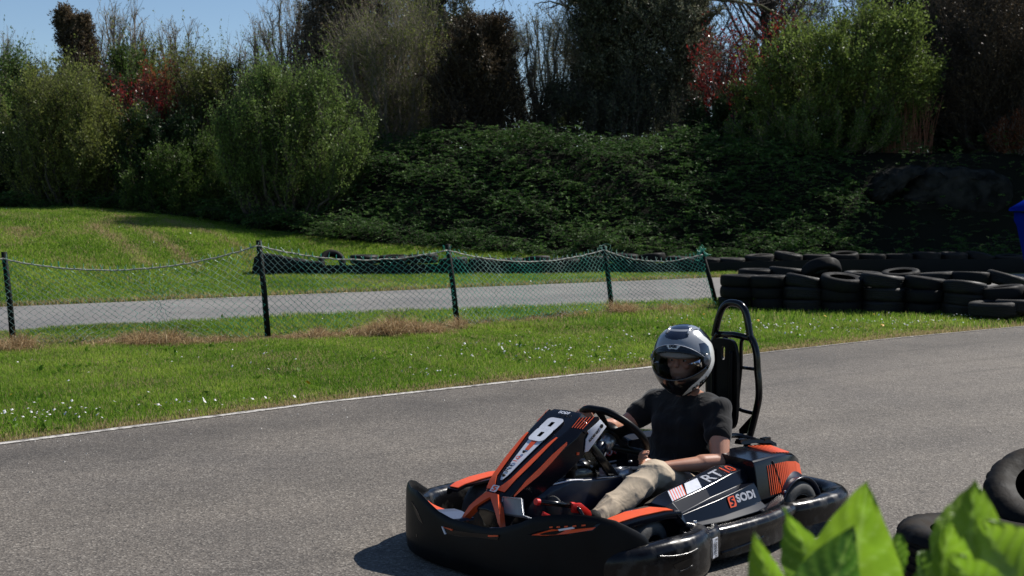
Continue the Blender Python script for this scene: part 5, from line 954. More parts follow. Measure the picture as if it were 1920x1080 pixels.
# nose cone
NS = [(.985, .285, .060, .070, .03), (.935, .352, .056, .075, .04), (.884, .405, .070, .088, .05), (.780, .480, .088, .106, .07), (.675, .553, .098, .120, .09), (.588, .603, .108, .150, .06), (.515, .652, .106, .146, .05), (.480, .668, .085, .120, .04)]
rings = []
for x, z, h1, h2, dr in NS: rings.append([(x, 0, z + .004), (x, h1, z), (x - .012, h2, z - dr * .5), (x - .06, h2 * .98, z - dr - .06), (x - .07, 0, z - dr - .07), (x - .06, -h2 * .98, z - dr - .06), (x - .012, -h2, z - dr * .5), (x, -h1, z)])
nose = cloft('nose_cone', rings, M['gloss'], kart, sh=20); bevel(nose, .004, 2, 18)
def nf(x): return float(np.interp(-x, [-a[0] for a in NS], [a[1] for a in NS])), float(np.interp(-x, [-a[0] for a in NS], [a[2] for a in NS]))
def nstrip(name, L_, mat, lift=.006, th=.0015, n=12):
    """strip on the nose face: list of (x, y0, y1)"""
    xs_ = np.linspace(L_[0][0], L_[-1][0], n); k = [-a[0] for a in L_]; R_ = []
    for x in xs_:
        y0 = np.interp(-x, k, [a[1] for a in L_]); y1 = np.interp(-x, k, [a[2] for a in L_]); z = nf(x)[0]; l = .7 * lift; f0 = lambda y: .004 * (1 - abs(y) / .1)
        R_.append([(x + l, y0, z + l + f0(y0)), (x + l, y1, z + l + f0(y1)), (x + l - th, y1, z + l + f0(y1) - th), (x + l - th, y0, z + l + f0(y0) - th)])
    return cloft(name, R_, mat, nose, sh=30)
for s in (1, -1):
    nstrip('orange_trim', [(.925, .0 * s, .058 * s), (.90, .028 * s, .068 * s), (.884, .045 * s, .072 * s), (.78, .062 * s, .090 * s), (.68, .080 * s, .098 * s), (.64, .090 * s, .099 * s)], M['orange'])
    R_ = []
    for x, y, z, wdd in [(.90, .088, .350, .006), (.84, .100, .398, .022), (.77, .112, .442, .030), (.70, .122, .494, .030), (.62, .134, .552, .012)]: R_.append([(x, y * s, z + wdd * .5), (x + .004, (y + .004) * s, z - wdd * .5), (x, (y + .001) * s, z - wdd * .5), (x - .003, (y - .004) * s, z + wdd * .5)])
    cloft('orange_side_band', R_, M['orange'], nose, sh=60)
    # legs of the nose down to the floor
    lg = [((.940, .012, .350), .036), ((.965, .050, .318), .026), ((.985, .085, .285), .018), ((1.000, .112, .245), .011), ((1.004, .126, .225), .006)]
    cloft('nose_leg', [[(p[0] + .008, (p[1] - w_) * s, p[2] + .008), (p[0] + .010, (p[1] + w_ * .7) * s, p[2] + .008), (p[0] - .02, (p[1] + w_ * .7) * s, p[2] - .01), (p[0] - .02, (p[1] - w_) * s, p[2] - .01)] for p, w_ in lg], M['orange'], nose, sh=30)
nstrip('white_strip', [(.890, -.005, .005), (.865, -.019, .019), (.78, -.029, .029), (.668, -.044, .044)], M['white'], .008)
nstrip('orange_trim', [(.735, -.010, .012), (.70, -.013, .014), (.668, -.016, .017)], M['orange'], .010)
def nose_frame(x, y=0, lift=.010):
    z = nf(x)[0]; d = np.array([-.02, 0, nf(x - .01)[0] - nf(x + .01)[0]]); d /= np.linalg.norm(d); n = np.array([d[2], 0, -d[0]]); return np.array([x, y, z + .004]) + n * lift, d, n
c, d, n = nose_frame(.838, 0, .0150); text_obj('lettering', 'RT', .034, tuple(c), tuple(d), tuple(np.cross(n, d)), M['tubeblk'], nose, .0006, sx=1.3, bold=0.0)
c, d, n = nose_frame(.793, 0, .0150); text_obj('lettering', '10', .034, tuple(c), tuple(d), tuple(np.cross(n, d)), M['orange'], nose, .0006, sx=1.3, bold=0.0)
c, d, n = nose_frame(.615, 0, .0075)
def eight(c, d, n, parent):
    """stencil figure 8: rounded outline with two slots"""
    U_ = Vector((0, 1, 0)); V_ = Vector(d); c = Vector(c); nn_ = Vector(n); m_ = MB(); w0, h0 = .050, .095
    q = lambda a, b: c + U_ * a + V_ * b
    def rr(cx, cy, w_, h_, r_, k=6):
        out = []
        for sx_, sy_, a0 in [(1, 1, 0), (-1, 1, 90), (-1, -1, 180), (1, -1, 270)]:
            for j in range(k): a = R(a0 + 90 * j / (k - 1)); out.append((cx + sx_ * (w_ - r_) + r_ * math.cos(a), cy + sy_ * (h_ - r_) + r_ * math.sin(a)))
        return out
    for cy, dz_ in ((.038, 0), (-.038, .0009)):
        O_ = rr(0, cy, w0, .047, .024); I_ = rr(0, cy, .012, .017, .003); n_ = len(O_); V = [q(*p) + nn_ * dz_ for p in O_] + [q(*p) + nn_ * dz_ for p in I_]; V += [v + nn_ * .0015 for v in V]
        F = [(2 * n_ + i, 2 * n_ + (i + 1) % n_, 3 * n_ + (i + 1) % n_, 3 * n_ + i) for i in range(n_)] + [(i, (i + 1) % n_, 2 * n_ + (i + 1) % n_, 2 * n_ + i) for i in range(n_)] + [(n_ + i, n_ + (i + 1) % n_, 3 * n_ + (i + 1) % n_, 3 * n_ + i) for i in range(n_)]; m_.add(V, F)
    return m_.build('number', M['white'], parent, smooth=False)
eight(c, d, n, nose)
c, d, n = nose_frame(.512, .012, .0075); text_obj('lettering', 'SODI', .024, tuple(c), (0, 1, 0), tuple(d), M['white'], nose, .001, sx=1.2, bold=.0006)
c, d, n = nose_frame(.925, 0, .012); badge(c, (0, 1, 0), d, .040, .034, nose, M['white'], M['orange'], n)
for xb in (.873, .750): c, d, n = nose_frame(xb, 0, .011); V, F = lathe_vf([(.0001, .007), (.005, .006), (.009, 0), (.0001, 0)], 12, 'z', (0, 0, 0), closed=False); o = mesh('bolt', V, F, M['tubeblk'], nose); o.location = tuple(c); o.rotation_euler = (0, R(35), 0)
# striped cheek and white side plate, left; plain copies right
for s in (1, -1):
    ck = cloft('cheek_panel', [[(.575, .104 * s, .608), (.520, .104 * s, .652), (.50, .104 * s, .640), (.55, .104 * s, .598)], [(.535, .155 * s, .598), (.440, .155 * s, .655), (.43, .155 * s, .640), (.52, .155 * s, .585)]], M['gloss'], nose, sh=30)
    for k in range(5): a = .12 + k * .17; P = [bl([(.575, .104, .608), (.520, .104, .652), (.440, .155, .655), (.535, .155, .598)], u_, v_) for u_, v_ in [(.1, a), (.95, a), (.95, a + .05), (.1, a + .05)]]; decal('red_stripe', [(p[0], p[1] * s, p[2]) for p in P], M['orange'], ck, (.002, 0, .003), .001)
    V_ = [(.525, .150, .503), (.518, .150, .560), (.500, .150, .583), (.512, .150, .597), (.425, .150, .640), (.385, .150, .603), (.505, .150, .505)]
    pl = prism('side_plate', [(x, y * s, z) for x, y, z in V_], (0, .006 * s, 0), M['white'], nose, .0015)
    if s > 0: text_obj('lettering', 'SODIKART', .017, (.468, .1575, .572), (-.72, 0, .5), (.5, 0, .72), M['tubeblk'], pl, .0006, sx=1.0, bold=.0006); V, F = lathe_vf([(.0001, .002), (.010, .002), (.010, 0), (.0001, 0)], 14, 'y', (.420, .157, .610), closed=False); mesh('emblem', V, F, M['tubeblk'], pl)
V, F = box_vf((.56, .142, .50), (.012, .01, .012)); mesh('red_button', V, F, M['orange'], nose, smooth=False)
# centre console, tank, pedals
def rr_sec(x, w_, z0, z1, r_=.03):
    out = []
    for sy, sz, a0 in [(1, 1, 0), (-1, 1, 90), (-1, -1, 180), (1, -1, 270)]:
        for j in range(4): a = R(a0 + 30 * j); out.append((x, sy * (w_ - r_) + r_ * math.cos(a), (z1 if sz > 0 else z0) - sz * r_ + r_ * math.sin(a)))
    return out
con = cloft('centre_console', [rr_sec(.80, .05, .20, .30, .04), rr_sec(.77, .09, .16, .345, .045), rr_sec(.70, .115, .12, .375, .04), rr_sec(.58, .125, .08, .385, .02), rr_sec(.50, .13, .07, .372, .012), rr_sec(.20, .13, .07, .345, .012), rr_sec(.02, .12, .07, .325, .02)], M['satin'], kart, sh=35)
tube('console_edge_glint', [(.68, .105, .372), (.58, .122, .378), (.51, .128, .371)], .0035, M['white'], con, 6, n=8); tube('console_edge_glint', [(.42, .128, .366), (.30, .128, .356), (.22, .126, .347)], .003, M['silver'], con, 6, n=6)  # pale tubes paint in the highlight along the console's upper edge
tank = cloft('fuel_tank', [[(x, .085 * k * math.cos(a) + .0, .37 + .075 * k * max(math.sin(a), -.2)) for a in np.linspace(0, 2 * np.pi, 20, endpoint=False)] for x, k in [(.62, .25), (.58, .75), (.52, 1), (.42, 1.05), (.35, .95), (.31, .4)]], M['smoke'], kart, sh=60)
V, F = lathe_vf([(.0001, .072), (.024, .072), (.028, .066), (.028, .040), (.022, .038), (.022, 0), (.0001, 0)], 20, 'z', (.545, .085, .375), closed=False); mesh('tank_cap', V, F, M['black'], tank)
V, F = lathe_vf([(.0001, .034), (.021, .034), (.021, 0), (.0001, 0)], 18, 'z', (.545, .085, .378), closed=False)
# foot plate
cloft('foot_plate', [[(x, y0, z), (x, y1, z + .012), (x - .006, y1, z + .010), (x - .006, y0, z - .002)] for x, y0, y1, z in [(.938, .062, .178, .346), (.950, .064, .200, .280), (.944, .064, .225, .272), (.930, .064, .275, .268)]], M['greyplate'], kart, sh=40)
tube('foot_plate_rim', [(.941, .060, .348), (.942, .178, .360), (.953, .201, .293), (.938, .277, .281)], .0028, M['silver'], kart, 6)
tube('foot_plate_rim', [(.941, .060, .348), (.954, .060, .268)], .0028, M['silver'], kart, 6)
# brake pedal: black cylinder with red ends and bracket
pd = tube('pedal_damper', [(.87, .203, .340), (.62, .216, .283)], .0125, M['tubeblk'], kart, 14)
for a in [((.880, .203, .342), (.862, .204, .338)), ((.68, .213, .297), (.655, .214, .291))]: V, F = tube_vf([a[0], a[1]], .0145, 12); mesh('red_collar', V, F, M['red'], pd, smooth=False)
prism('red_bracket', [(.690, .230, .310), (.640, .232, .305), (.585, .236, .262), (.575, .238, .238), (.62, .236, .240), (.655, .234, .262), (.695, .230, .270)], (0, .012, 0), M['red'], kart, .003)
prism('red_bracket', [(.86, .225, .300), (.80, .228, .268), (.78, .228, .240), (.80, .228, .240), (.83, .226, .262), (.87, .225, .285)], (0, .010, 0), M['red'], kart, .002)
tube('pedal', [(.60, .30, .08), (.64, .30, .16), (.66, .26, .27), (.66, .22, .29)], .009, M['tubeblk'], kart, 8, n=14)
V, F = lathe_vf([(.0001, .006), (.046, .006), (.050, 0), (.046, -.006), (.0001, -.006)], 24, 'x', (.72, .155, .285), closed=False); mesh('pedal_pad', V, F, M['slick'], kart)
# steering: wheel in its own tilted frame
swc = Vector((.158, -.008, .532)); swn = Vector((-.70, 0, .71)).normalized(); swu = Vector((.71, 0, .70)).normalized(); swy = Vector((0, 1, 0))
sw = lambda a, b, c=0: tuple(swc + swy * a + swu * b + swn * c)
m_ = MB(); pts = []
for k in range(48):
    a = 2 * np.pi * k / 48; r_ = .176; x, y = r_ * math.cos(a), r_ * math.sin(a); y = min(max(y, -.145), .168); pts.append(sw(x, y))
swo = mesh('steering_wheel', *tube_vf(pts, .0175, 12, closed=True), M['black'], kart)
for a0, r1, wdt in [(20, .165, .034), (160, .165, .034), (270, .135, .040), (90, .16, .024)]:
    a = R(a0); d_ = (math.cos(a), math.sin(a)); e_ = (-d_[1], d_[0]); rg = []
    for r_, w_, h_ in [(.02, wdt * 1.2, -.022), (.06, wdt * .8, -.016), (.11, wdt * .75, -.006), (r1, wdt * 1.1, 0)]: rg.append([sw(d_[0] * r_ + e_[0] * w_ * q_, d_[1] * r_ + e_[1] * w_ * q_, h_ + l_) for q_, l_ in [(-1, 0), (1, 0), (1, .008), (-1, .008)]])
    cloft('spoke', rg, M['black'], swo, sh=40)
V, F = tube_vf([sw(0, 0, .012), sw(0, 0, -.035)], .042, 20); mesh('hub', V, F, M['black'], swo)
col_ = MB(); V, F = tube_vf([sw(0, 0, -.03), sw(0, 0, -.10)], .034, 16); mesh('steering_boss', V, F, M['silver'], kart)
tube('steering_column', [sw(0, 0, -.08), sw(0, 0, -.24), (.42, .0, .28)], .017, M['tubeblk'], kart, 12)
V, F = tube_vf([sw(0, .025, -.09), sw(0, .02, -.155)], .027, 14); mesh('blue_dial', V, F, M['satin'], kart)
prism('column_bracket', [(.49, .095, .55), (.46, .095, .565), (.28, .095, .385), (.25, .095, .345), (.31, .095, .345)], (0, .02, 0), M['tubeblk'], kart, .003)
prism('tinted_guard', [(.50, .10, .51), (.43, .10, .54), (.36, .10, .47), (.39, .10, .44), (.46, .10, .45)], (0, .008, 0), M['smoke'], kart)
V, F = lathe_vf([(.018, .05), (.040, .05), (.047, .03), (.047, .0), (.030, -.005), (.018, 0)], 24, 'z', (.21, .10, .330)); mesh('column_clamp', V, F, M['silver'], kart)
V, F = tube_vf([(.40, .06, .33), (.22, .09, .355), (.10, .11, .345)], .016, 10); mesh('clamp_arm', V, F, M['hub'], kart)
for (x, y, z) in [(.30, .105, .362), (.16, .10, .402), (.235, .12, .372)]: V, F = lathe_vf([(.0001, .008), (.008, .007), (.011, 0), (.0001, 0)], 8, 'z', (x, y, z), closed=False); mesh('bolt', V, F, M['silver'], kart)
# seat
seat_r = []
for t in np.linspace(0, 1, 15):
    cx, cz, w_, dd = [np.interp(t, [0, .3, .45, .6, .8, 1], v) for v in ([.10, -.12, -.30, -.42, -.50, -.56], [.17, .10, .10, .20, .42, .58], [.13, .18, .20, .20, .19, .15], [.02, .05, .10, .12, .10, .03])]
    tang = math.radians(np.interp(t, [0, .3, .45, .6, 1], [165, 175, 200, 240, 250])); nx, nz_ = math.sin(tang), -math.cos(tang); nx, nz_ = (.2 + .8 * max(0, t - .3), 1 - max(0, t - .3))
    l_ = math.hypot(nx, nz_); nx, nz_ = nx / l_, nz_ / l_; rg = []
    for u_ in np.linspace(-1, 1, 9): rg.append((cx + nx * dd * abs(u_) ** 3, u_ * w_, cz + nz_ * dd * abs(u_) ** 3))
    seat_r.append(rg + [(p[0] - nx * .008, p[1] * 1.04, p[2] - nz_ * .008) for p in rg[::-1]])
cloft('seat', seat_r, M['black'], kart, sh=50)
# head rest board with slot, roll hoop frame
def board():
    m_ = MB(); O_ = []; I_ = []
    for k in range(32):
        a = 2 * np.pi * k / 32; c_, s_ = math.cos(a), math.sin(a); e = 5
        O_.append((.095 * abs(c_) ** (2 / e) * np.sign(c_), .685 + .235 * abs(s_) ** (2 / e) * np.sign(s_) - (.02 * (abs(c_) ** 2) if s_ > 0 else 0))); I_.append((.004 + .014 * c_, .845 + .036 * np.sign(s_) * abs(s_) ** .6))
    V = [(-.655, y, z) for y, z in O_] + [(-.655, y, z) for y, z in I_]; n_ = 32; V += [(x - .022, y, z) for x, y, z in V]
    F = []
    for i in range(n_):
        j = (i + 1) % n_; F += [(i, j, n_ + j, n_ + i), (2 * n_ + i, 3 * n_ + i, 3 * n_ + j, 2 * n_ + j), (i, 2 * n_ + i, 2 * n_ + j, j), (n_ + i, n_ + j, 3 * n_ + j, 3 * n_ + i)]
    m_.add(V, F); o = m_.build('head_rest', M['black'], kart); sharp(o, 40)
    for y in (-.055, .06): V, F = tube_vf(spline([(-.650, y, .52), (-.648, y, .75), (-.650, y, .86)], 10), .010, 8); mesh('pad_ridge', V, F, M['black'], o)
board()
xh = -.75
hoop = tube('roll_hoop', [(xh, -.128, .915), (xh, -.118, .96), (xh, -.100, 1.02), (xh, -.078, 1.065), (xh, -.045, 1.092), (xh, -.005, 1.098), (xh, .038, 1.090), (xh, .068, 1.062), (xh, .084, 1.02), (xh, .097, .96), (xh, .106, .915)], .0185, M['tubeblk'], kart, 14, n=48)
for s in (1, -1):
    tube('frame_tube', [(xh, .100 * s, .935), (xh, .128 * s, .895), (xh, .145 * s, .84), (xh, .152 * s, .76), (xh, .160 * s, .70), (xh, .162 * s, .62), (xh, .142 * s, .53), (xh + .01, .120 * s, .43), (xh + .02, .100 * s, .34), (xh + .04, .09 * s, .16)], .0185, M['tubeblk'], hoop, 14, n=50)
    tube('inner_tube', [(xh, .100 * s, .925), (xh, .065 * s, .918), (xh, .047 * s, .89), (xh, .046 * s, .77), (xh, .033 * s, .64), (xh, .030 * s, .575), (xh, .045 * s, .545), (xh, .140 * s, .535)], .010, M['tubeblk'], hoop, 10, n=44)
    tube('rung', [(xh, .046 * s, .765), (xh, .155 * s, .765)], .009, M['tubeblk'], hoop, 8)
    prism('gusset', [(xh, .130 * s, .535), (xh, .038 * s, .440), (xh, .040 * s, .422), (xh, .055 * s, .416), (xh, .110 * s, .432)], (-.008, 0, 0), M['tubeblk'], hoop)
tube('cross_bar', [(xh, -.128, .925), (xh, 0, .932), (xh, .108, .922)], .0165, M['tubeblk'], hoop, 12)
# engine block, exhaust and rear rails behind the seat
m_ = MB(); m_.add(*box_vf((-.55, 0, .24), (.34, .46, .20))); o = m_.build('engine_cover', M['black'], kart); bevel(o, .02, 3)
tube('rear_rail', [(-.30, .30, .37), (-.36, .26, .43), (-.48, .16, .440), (-.62, .12, .435), (-.68, .22, .41), (-.66, .30, .39)], .013, M['tubeblk'], kart, 10, n=40)
tube('rear_hoop', [(-.40, .16, .30), (-.40, .18, .42), (-.46, .10, .455), (-.46, -.10, .455), (-.40, -.18, .42), (-.40, -.16, .30)], .014, M['tubeblk'], kart, 10, n=40)
cloft('top_rail', [[(x, y - .022, z - .006), (x, y + .022, z - .006), (x, y + .018, z + .010), (x, y - .018, z + .010)] for x, y, z in [(-.40, .30, .448), (-.50, .32, .448), (-.58, .34, .440), (-.62, .35, .42)]], M['tubeblk'], kart, sh=40)
for x, y, z in [(-.42, .305, .460), (-.57, .338, .452)]: V, F = box_vf((x, y, z), (.05, .03, .014)); mesh('latch', V, F, M['tubeblk'], kart, smooth=False)

# ------------------------------------------------------------------ driver
man = empty('person', KLOC, KROT, 'person in black t-shirt, beige trousers and full face helmet driving the kart', 'person')
def capsule(m_, a, b, ra, rb, sc=None):
    """tapered limb between joints a and b"""
    a, b = Vector(a), Vector(b); d = b - a; L_ = d.length; q = d.to_track_quat('Z', 'Y').to_matrix() if L_ > 1e-6 else Matrix.Identity(3); V, F = [], []; seg = 16; rows = []
    for i in range(5): t = -math.pi / 2 + i * math.pi / 8; rows.append((ra * math.cos(t) + 1e-4, ra * math.sin(t)))
    for i in range(5): t = i * math.pi / 8; rows.append((rb * math.cos(t) + 1e-4, L_ + rb * math.sin(t)))
    for r_, h in rows:
        for k in range(seg):
            w_ = 2 * math.pi * k / seg; p = Vector((r_ * math.cos(w_) * (sc[0] if sc else 1), r_ * math.sin(w_) * (sc[1] if sc else 1), h)); V.append(tuple(a + q @ p))
    n_ = len(rows)
    for i in range(n_ - 1):
        for k in range(seg): l = (k + 1) % seg; F.append((i * seg + k, i * seg + l, (i + 1) * seg + l, (i + 1) * seg + k))
    F.append(tuple(range(seg - 1, -1, -1))); F.append(tuple((n_ - 1) * seg + k for k in range(seg))); m_.add(V, F)
def ball(m_, c, r_, rot=None):
    V, F = [], []; n1, n2 = 14, 20
    for i in range(n1 + 1):
        t = -math.pi / 2 + math.pi * i / n1
        for k in range(n2):
            w_ = 2 * math.pi * k / n2; p = Vector((r_[0] * math.cos(t) * math.cos(w_), r_[1] * math.cos(t) * math.sin(w_), r_[2] * math.sin(t)))
            if rot is not None: p = rot @ p
            V.append(tuple(Vector(c) + p))
    for i in range(n1):
        for k in range(n2): l = (k + 1) % n2; F.append((i * n2 + k, i * n2 + l, (i + 1) * n2 + l, (i + 1) * n2 + k))
    m_.add(V, F)
def organic(m_, name, mat, parent, vox=.006, smooth=6, dec=None):
    o = m_.build(name, mat, None); md = o.modifiers.new('r', 'REMESH'); md.mode = 'VOXEL'; md.voxel_size = vox; md.use_smooth_shade = True
    sm_ = o.modifiers.new('s', 'SMOOTH'); sm_.iterations = smooth; sm_.factor = .5
    dg = bpy.context.evaluated_depsgraph_get(); me = bpy.data.meshes.new_from_object(o.evaluated_get(dg)); bpy.data.objects.remove(o); me.name = name; me.materials.clear(); me.materials.append(mat)
    me.polygons.foreach_set('use_smooth', [True] * len(me.polygons)); return link(bpy.data.objects.new(name, me), parent)
# joints
PEL = (-.26, 0, .20); CHEST = (-.36, 0, .50); NECK = (-.385, 0, .665); HEAD = Vector((-.345, .0, .835))
SL, SR = (-.375, .195, .600), (-.365, -.195, .600)
EL, ER = (-.235, .320, .378), (-.180, -.275, .470)
WL, WR = (.065, .195, .378), (.170, -.170, .560)
hl, hr = (.11, .165, .415), (.215, -.115, .655)
# body: skin
b = MB()
yaw = R(20); hx = Vector((math.cos(yaw), math.sin(yaw), -.05)).normalized(); hy = Vector((-math.sin(yaw), math.cos(yaw), 0)); hz = hx.cross(hy)
HR = Matrix((hx, hy, hz)).transposed()
hp = lambda x, y, z: HEAD + hx * x + hy * y + hz * z
ball(b, hp(-.005, 0, .02), (.098, .078, .105), HR); ball(b, hp(.035, 0, -.045), (.060, .058, .070), HR)
capsule(b, hp(.088, 0, .025), hp(.108, 0, -.012), .010, .014); ball(b, hp(.072, 0, .040), (.022, .050, .012), HR); ball(b, hp(.080, 0, -.050), (.018, .028, .010), HR); ball(b, hp(.075, 0, -.085), (.02, .022, .018), HR)
for s in (1, -1): ball(b, hp(.070, .038 * s, -.015), (.022, .020, .018), HR); ball(b, hp(-.005, .078 * s, -.01), (.018, .008, .028), HR)
capsule(b, (-.385, 0, .60), hp(-.02, 0, -.05), .062, .058)
capsule(b, PEL, CHEST, .13, .12, (1.15, .8)); capsule(b, CHEST, (-.38, 0, .58), .13, .11, (1.2, .8))
for S_j, E_j, W_j in ((SL, EL, WL), (SR, ER, WR)):
    capsule(b, NECK, S_j, .040, .046); mid = Vector(S_j).lerp(Vector(E_j), .5)
    capsule(b, S_j, mid, .050, .054); capsule(b, mid, E_j, .054, .043); m2 = Vector(E_j).lerp(Vector(W_j), .3); capsule(b, E_j, m2, .043, .045); capsule(b, m2, W_j, .045, .026, (1, .85))
# left hand: resting half closed on the thigh; right hand: gripping the rim
def hand(m_, wrist, palm_end, side, up, curl, fl=1.0, spread=.019):
    wrist, pe = Vector(wrist), Vector(palm_end); d = (pe - wrist).normalized(); sd_ = Vector(side); sd_ = (sd_ - d * sd_.dot(d)).normalized(); nn_ = d.cross(sd_) * up
    for k in range(4): o_ = sd_ * ((k - 1.5) * spread); capsule(m_, wrist + o_ * .55, pe + o_, .015, .0125)
    lens = [.040, .045, .042, .033]
    for k in range(4):
        p = pe + sd_ * ((k - 1.5) * spread * 1.08); a = 0
        for j, (f_, r0_) in enumerate([(1, .0100), (.72, .0092), (.55, .0082)]):
            a += curl[j] + .06 * k; dd = d * math.cos(a) - nn_ * math.sin(a); q_ = p + dd * lens[k] * f_ * fl; capsule(m_, p, q_, r0_, r0_ * .92); p = q_
    th = wrist.lerp(pe, .35) - sd_ * (spread * 1.7); t1 = th + (d * .6 - sd_ * .75 - nn_ * .35).normalized() * .034; t2 = t1 + (d * .85 - sd_ * .1 - nn_ * .55).normalized() * .030
    capsule(m_, wrist - sd_ * .008, th, .016, .0145); capsule(m_, th, t1, .0135, .0115); capsule(m_, t1, t2, .0115, .0095)
hand(b, WL, (.128, .160, .400), (.35, -.75, .55), 1, [.5, 1.0, .8])
hand(b, WR, (.250, -.140, .626), (.45, -.55, -.7), -1, [.9, 1.1, .8])
organic(b, 'body', M['skin'], man, .0048, 4)
# eyes
for s in (1, -1):
    m_ = MB(); ball(m_, hp(.080, .031 * s, .010), (.008, .011, .006), HR); e = m_.build('eye', M['hlining'], man); m_ = MB(); ball(m_, hp(.085, .031 * s, .010), (.004, .0055, .0055), HR); m_.build('pupil', M['tubeblk'], e)
# t-shirt
b = MB()
capsule(b, (-.28, 0, .20), (-.335, 0, .40), .125, .135, (1.28, .92)); capsule(b, (-.335, 0, .40), (-.365, 0, .53), .138, .125, (1.35, .95)); capsule(b, (-.36, -.10, .575), (-.36, .10, .575), .082, .082); capsule(b, (-.315, .07, .50), (-.315, -.07, .50), .09, .09)
for S_j, E_j in ((SL, EL), (SR, ER)):
    k = Vector(S_j).lerp(Vector(E_j), .47); capsule(b, (-.385, S_j[1] * .25, .622), S_j, .062, .069); capsule(b, (-.37, S_j[1] * .3, .58), S_j, .085, .072); capsule(b, S_j, k, .067, .066); capsule(b, (-.35, S_j[1] * .5, .55), S_j, .09, .066); kk_ = Vector(S_j).lerp(Vector(E_j), .45); capsule(b, kk_, k, .071, .071)
capsule(b, (-.390, 0, .60), (-.388, 0, .640), .078, .066); ball(b, (-.22, 0, .27), (.09, .15, .09))
sh_ = organic(b, 't_shirt', M['tshirt'], man, .0075, 16)
def wrinkle(o, amp, fn):
    m = o.data; n = len(m.vertices); c = np.zeros(n * 3, np.float32); m.vertices.foreach_get('co', c); c = c.reshape(-1, 3); nn_ = np.zeros(n * 3, np.float32); m.vertices.foreach_get('normal', nn_); nn_ = nn_.reshape(-1, 3)
    c = c + nn_ * (fn(c) * amp)[:, None]; m.vertices.foreach_set('co', c.astype(np.float32).ravel()); m.update()
def folds(c):
    x, y, z = c[:, 0], c[:, 1], c[:, 2]; w1 = np.sin(38 * z + 22 * y + 5 * np.sin(9 * y + 4 * x)) * np.clip(.3 + np.sin(7 * y + 11 * z), 0, 1); w2 = np.sin(55 * (z - .6 * np.abs(y)) + 6 * np.sin(13 * x)) * .5; return w1 + w2 * np.clip(1 - z * .6, 0, 1)
wrinkle(sh_, .0060, folds)
# trousers
b = MB(); HLj, HRj = (-.26, .105, .185), (-.26, -.105, .185); KL, KR = (.120, .205, .352), (.12, -.17, .25); AL, AR = (.55, .235, .195), (.55, -.20, .20)
for H_j, K_j, A_j in ((HLj, KL, AL), (HRj, KR, AR)):
    m1 = Vector(H_j).lerp(Vector(K_j), .55); capsule(b, H_j, m1, .104, .094); capsule(b, m1, K_j, .094, .076); m2 = Vector(K_j).lerp(Vector(A_j), .35); capsule(b, K_j, m2, .069, .068); capsule(b, m2, A_j, .068, .056)
    ball(b, tuple(Vector(K_j) + Vector((.02, 0, .012))), (.07, .062, .055))
capsule(b, HLj, HRj, .11, .11); ball(b, (-.26, 0, .21), (.13, .16, .11))
tr = organic(b, 'trousers', M['chino'], man, .0070, 4)
def tfold(c):
    x, y, z = c[:, 0], c[:, 1], c[:, 2]; u_ = np.clip((x - .05) / .5, 0, 1)
    knee = np.exp(-((x - .10) / .14) ** 2); fan = np.sin(60 * (z + .35 * x) + 14 * np.sin(10 * x + 6 * y)) * knee * np.clip((.36 - z) * 8, 0, 1)
    shin = np.sin(46 * (x * .8 - z * .5) + 4 * np.sin(17 * y + 9 * z)) * u_ * .9; seam = np.sin(24 * x + 40 * z) * .35; hem = np.sin(70 * x + 9 * np.sin(30 * y)) * np.clip((x - .38) * 5, 0, 1); rid = lambda q: 1 - 2 * np.abs(np.sin(q)) ** .6; f2 = rid(21 * (x * .9 - z * .45) + 3.2 * np.sin(11 * y + 7 * z) + 1.5 * np.sin(23 * z)) * np.clip(.35 + u_, 0, 1); f3 = rid(26 * (z + .5 * x - .3 * y) + 5 * np.sin(8 * x + 5 * y)) * knee * np.clip((.40 - z) * 7, 0, 1); return f2 * .75 + f3 * 1.1 + shin * .35 + fan * .4 + hem * .7
wrinkle(tr, .0085, tfold)
for s, A_j in ((1, AL), (-1, AR)):
    m_ = MB(); A_ = Vector(A_j); capsule(m_, A_ + Vector((-.01, 0, -.03)), A_ + Vector((.14, .01 * s, -.045)), .048, .038, (1, .9)); capsule(m_, A_ + Vector((0, 0, .02)), A_ + Vector((0, 0, -.03)), .045, .05); organic(m_, 'shoe', M['tyre'], man, .008, 3)
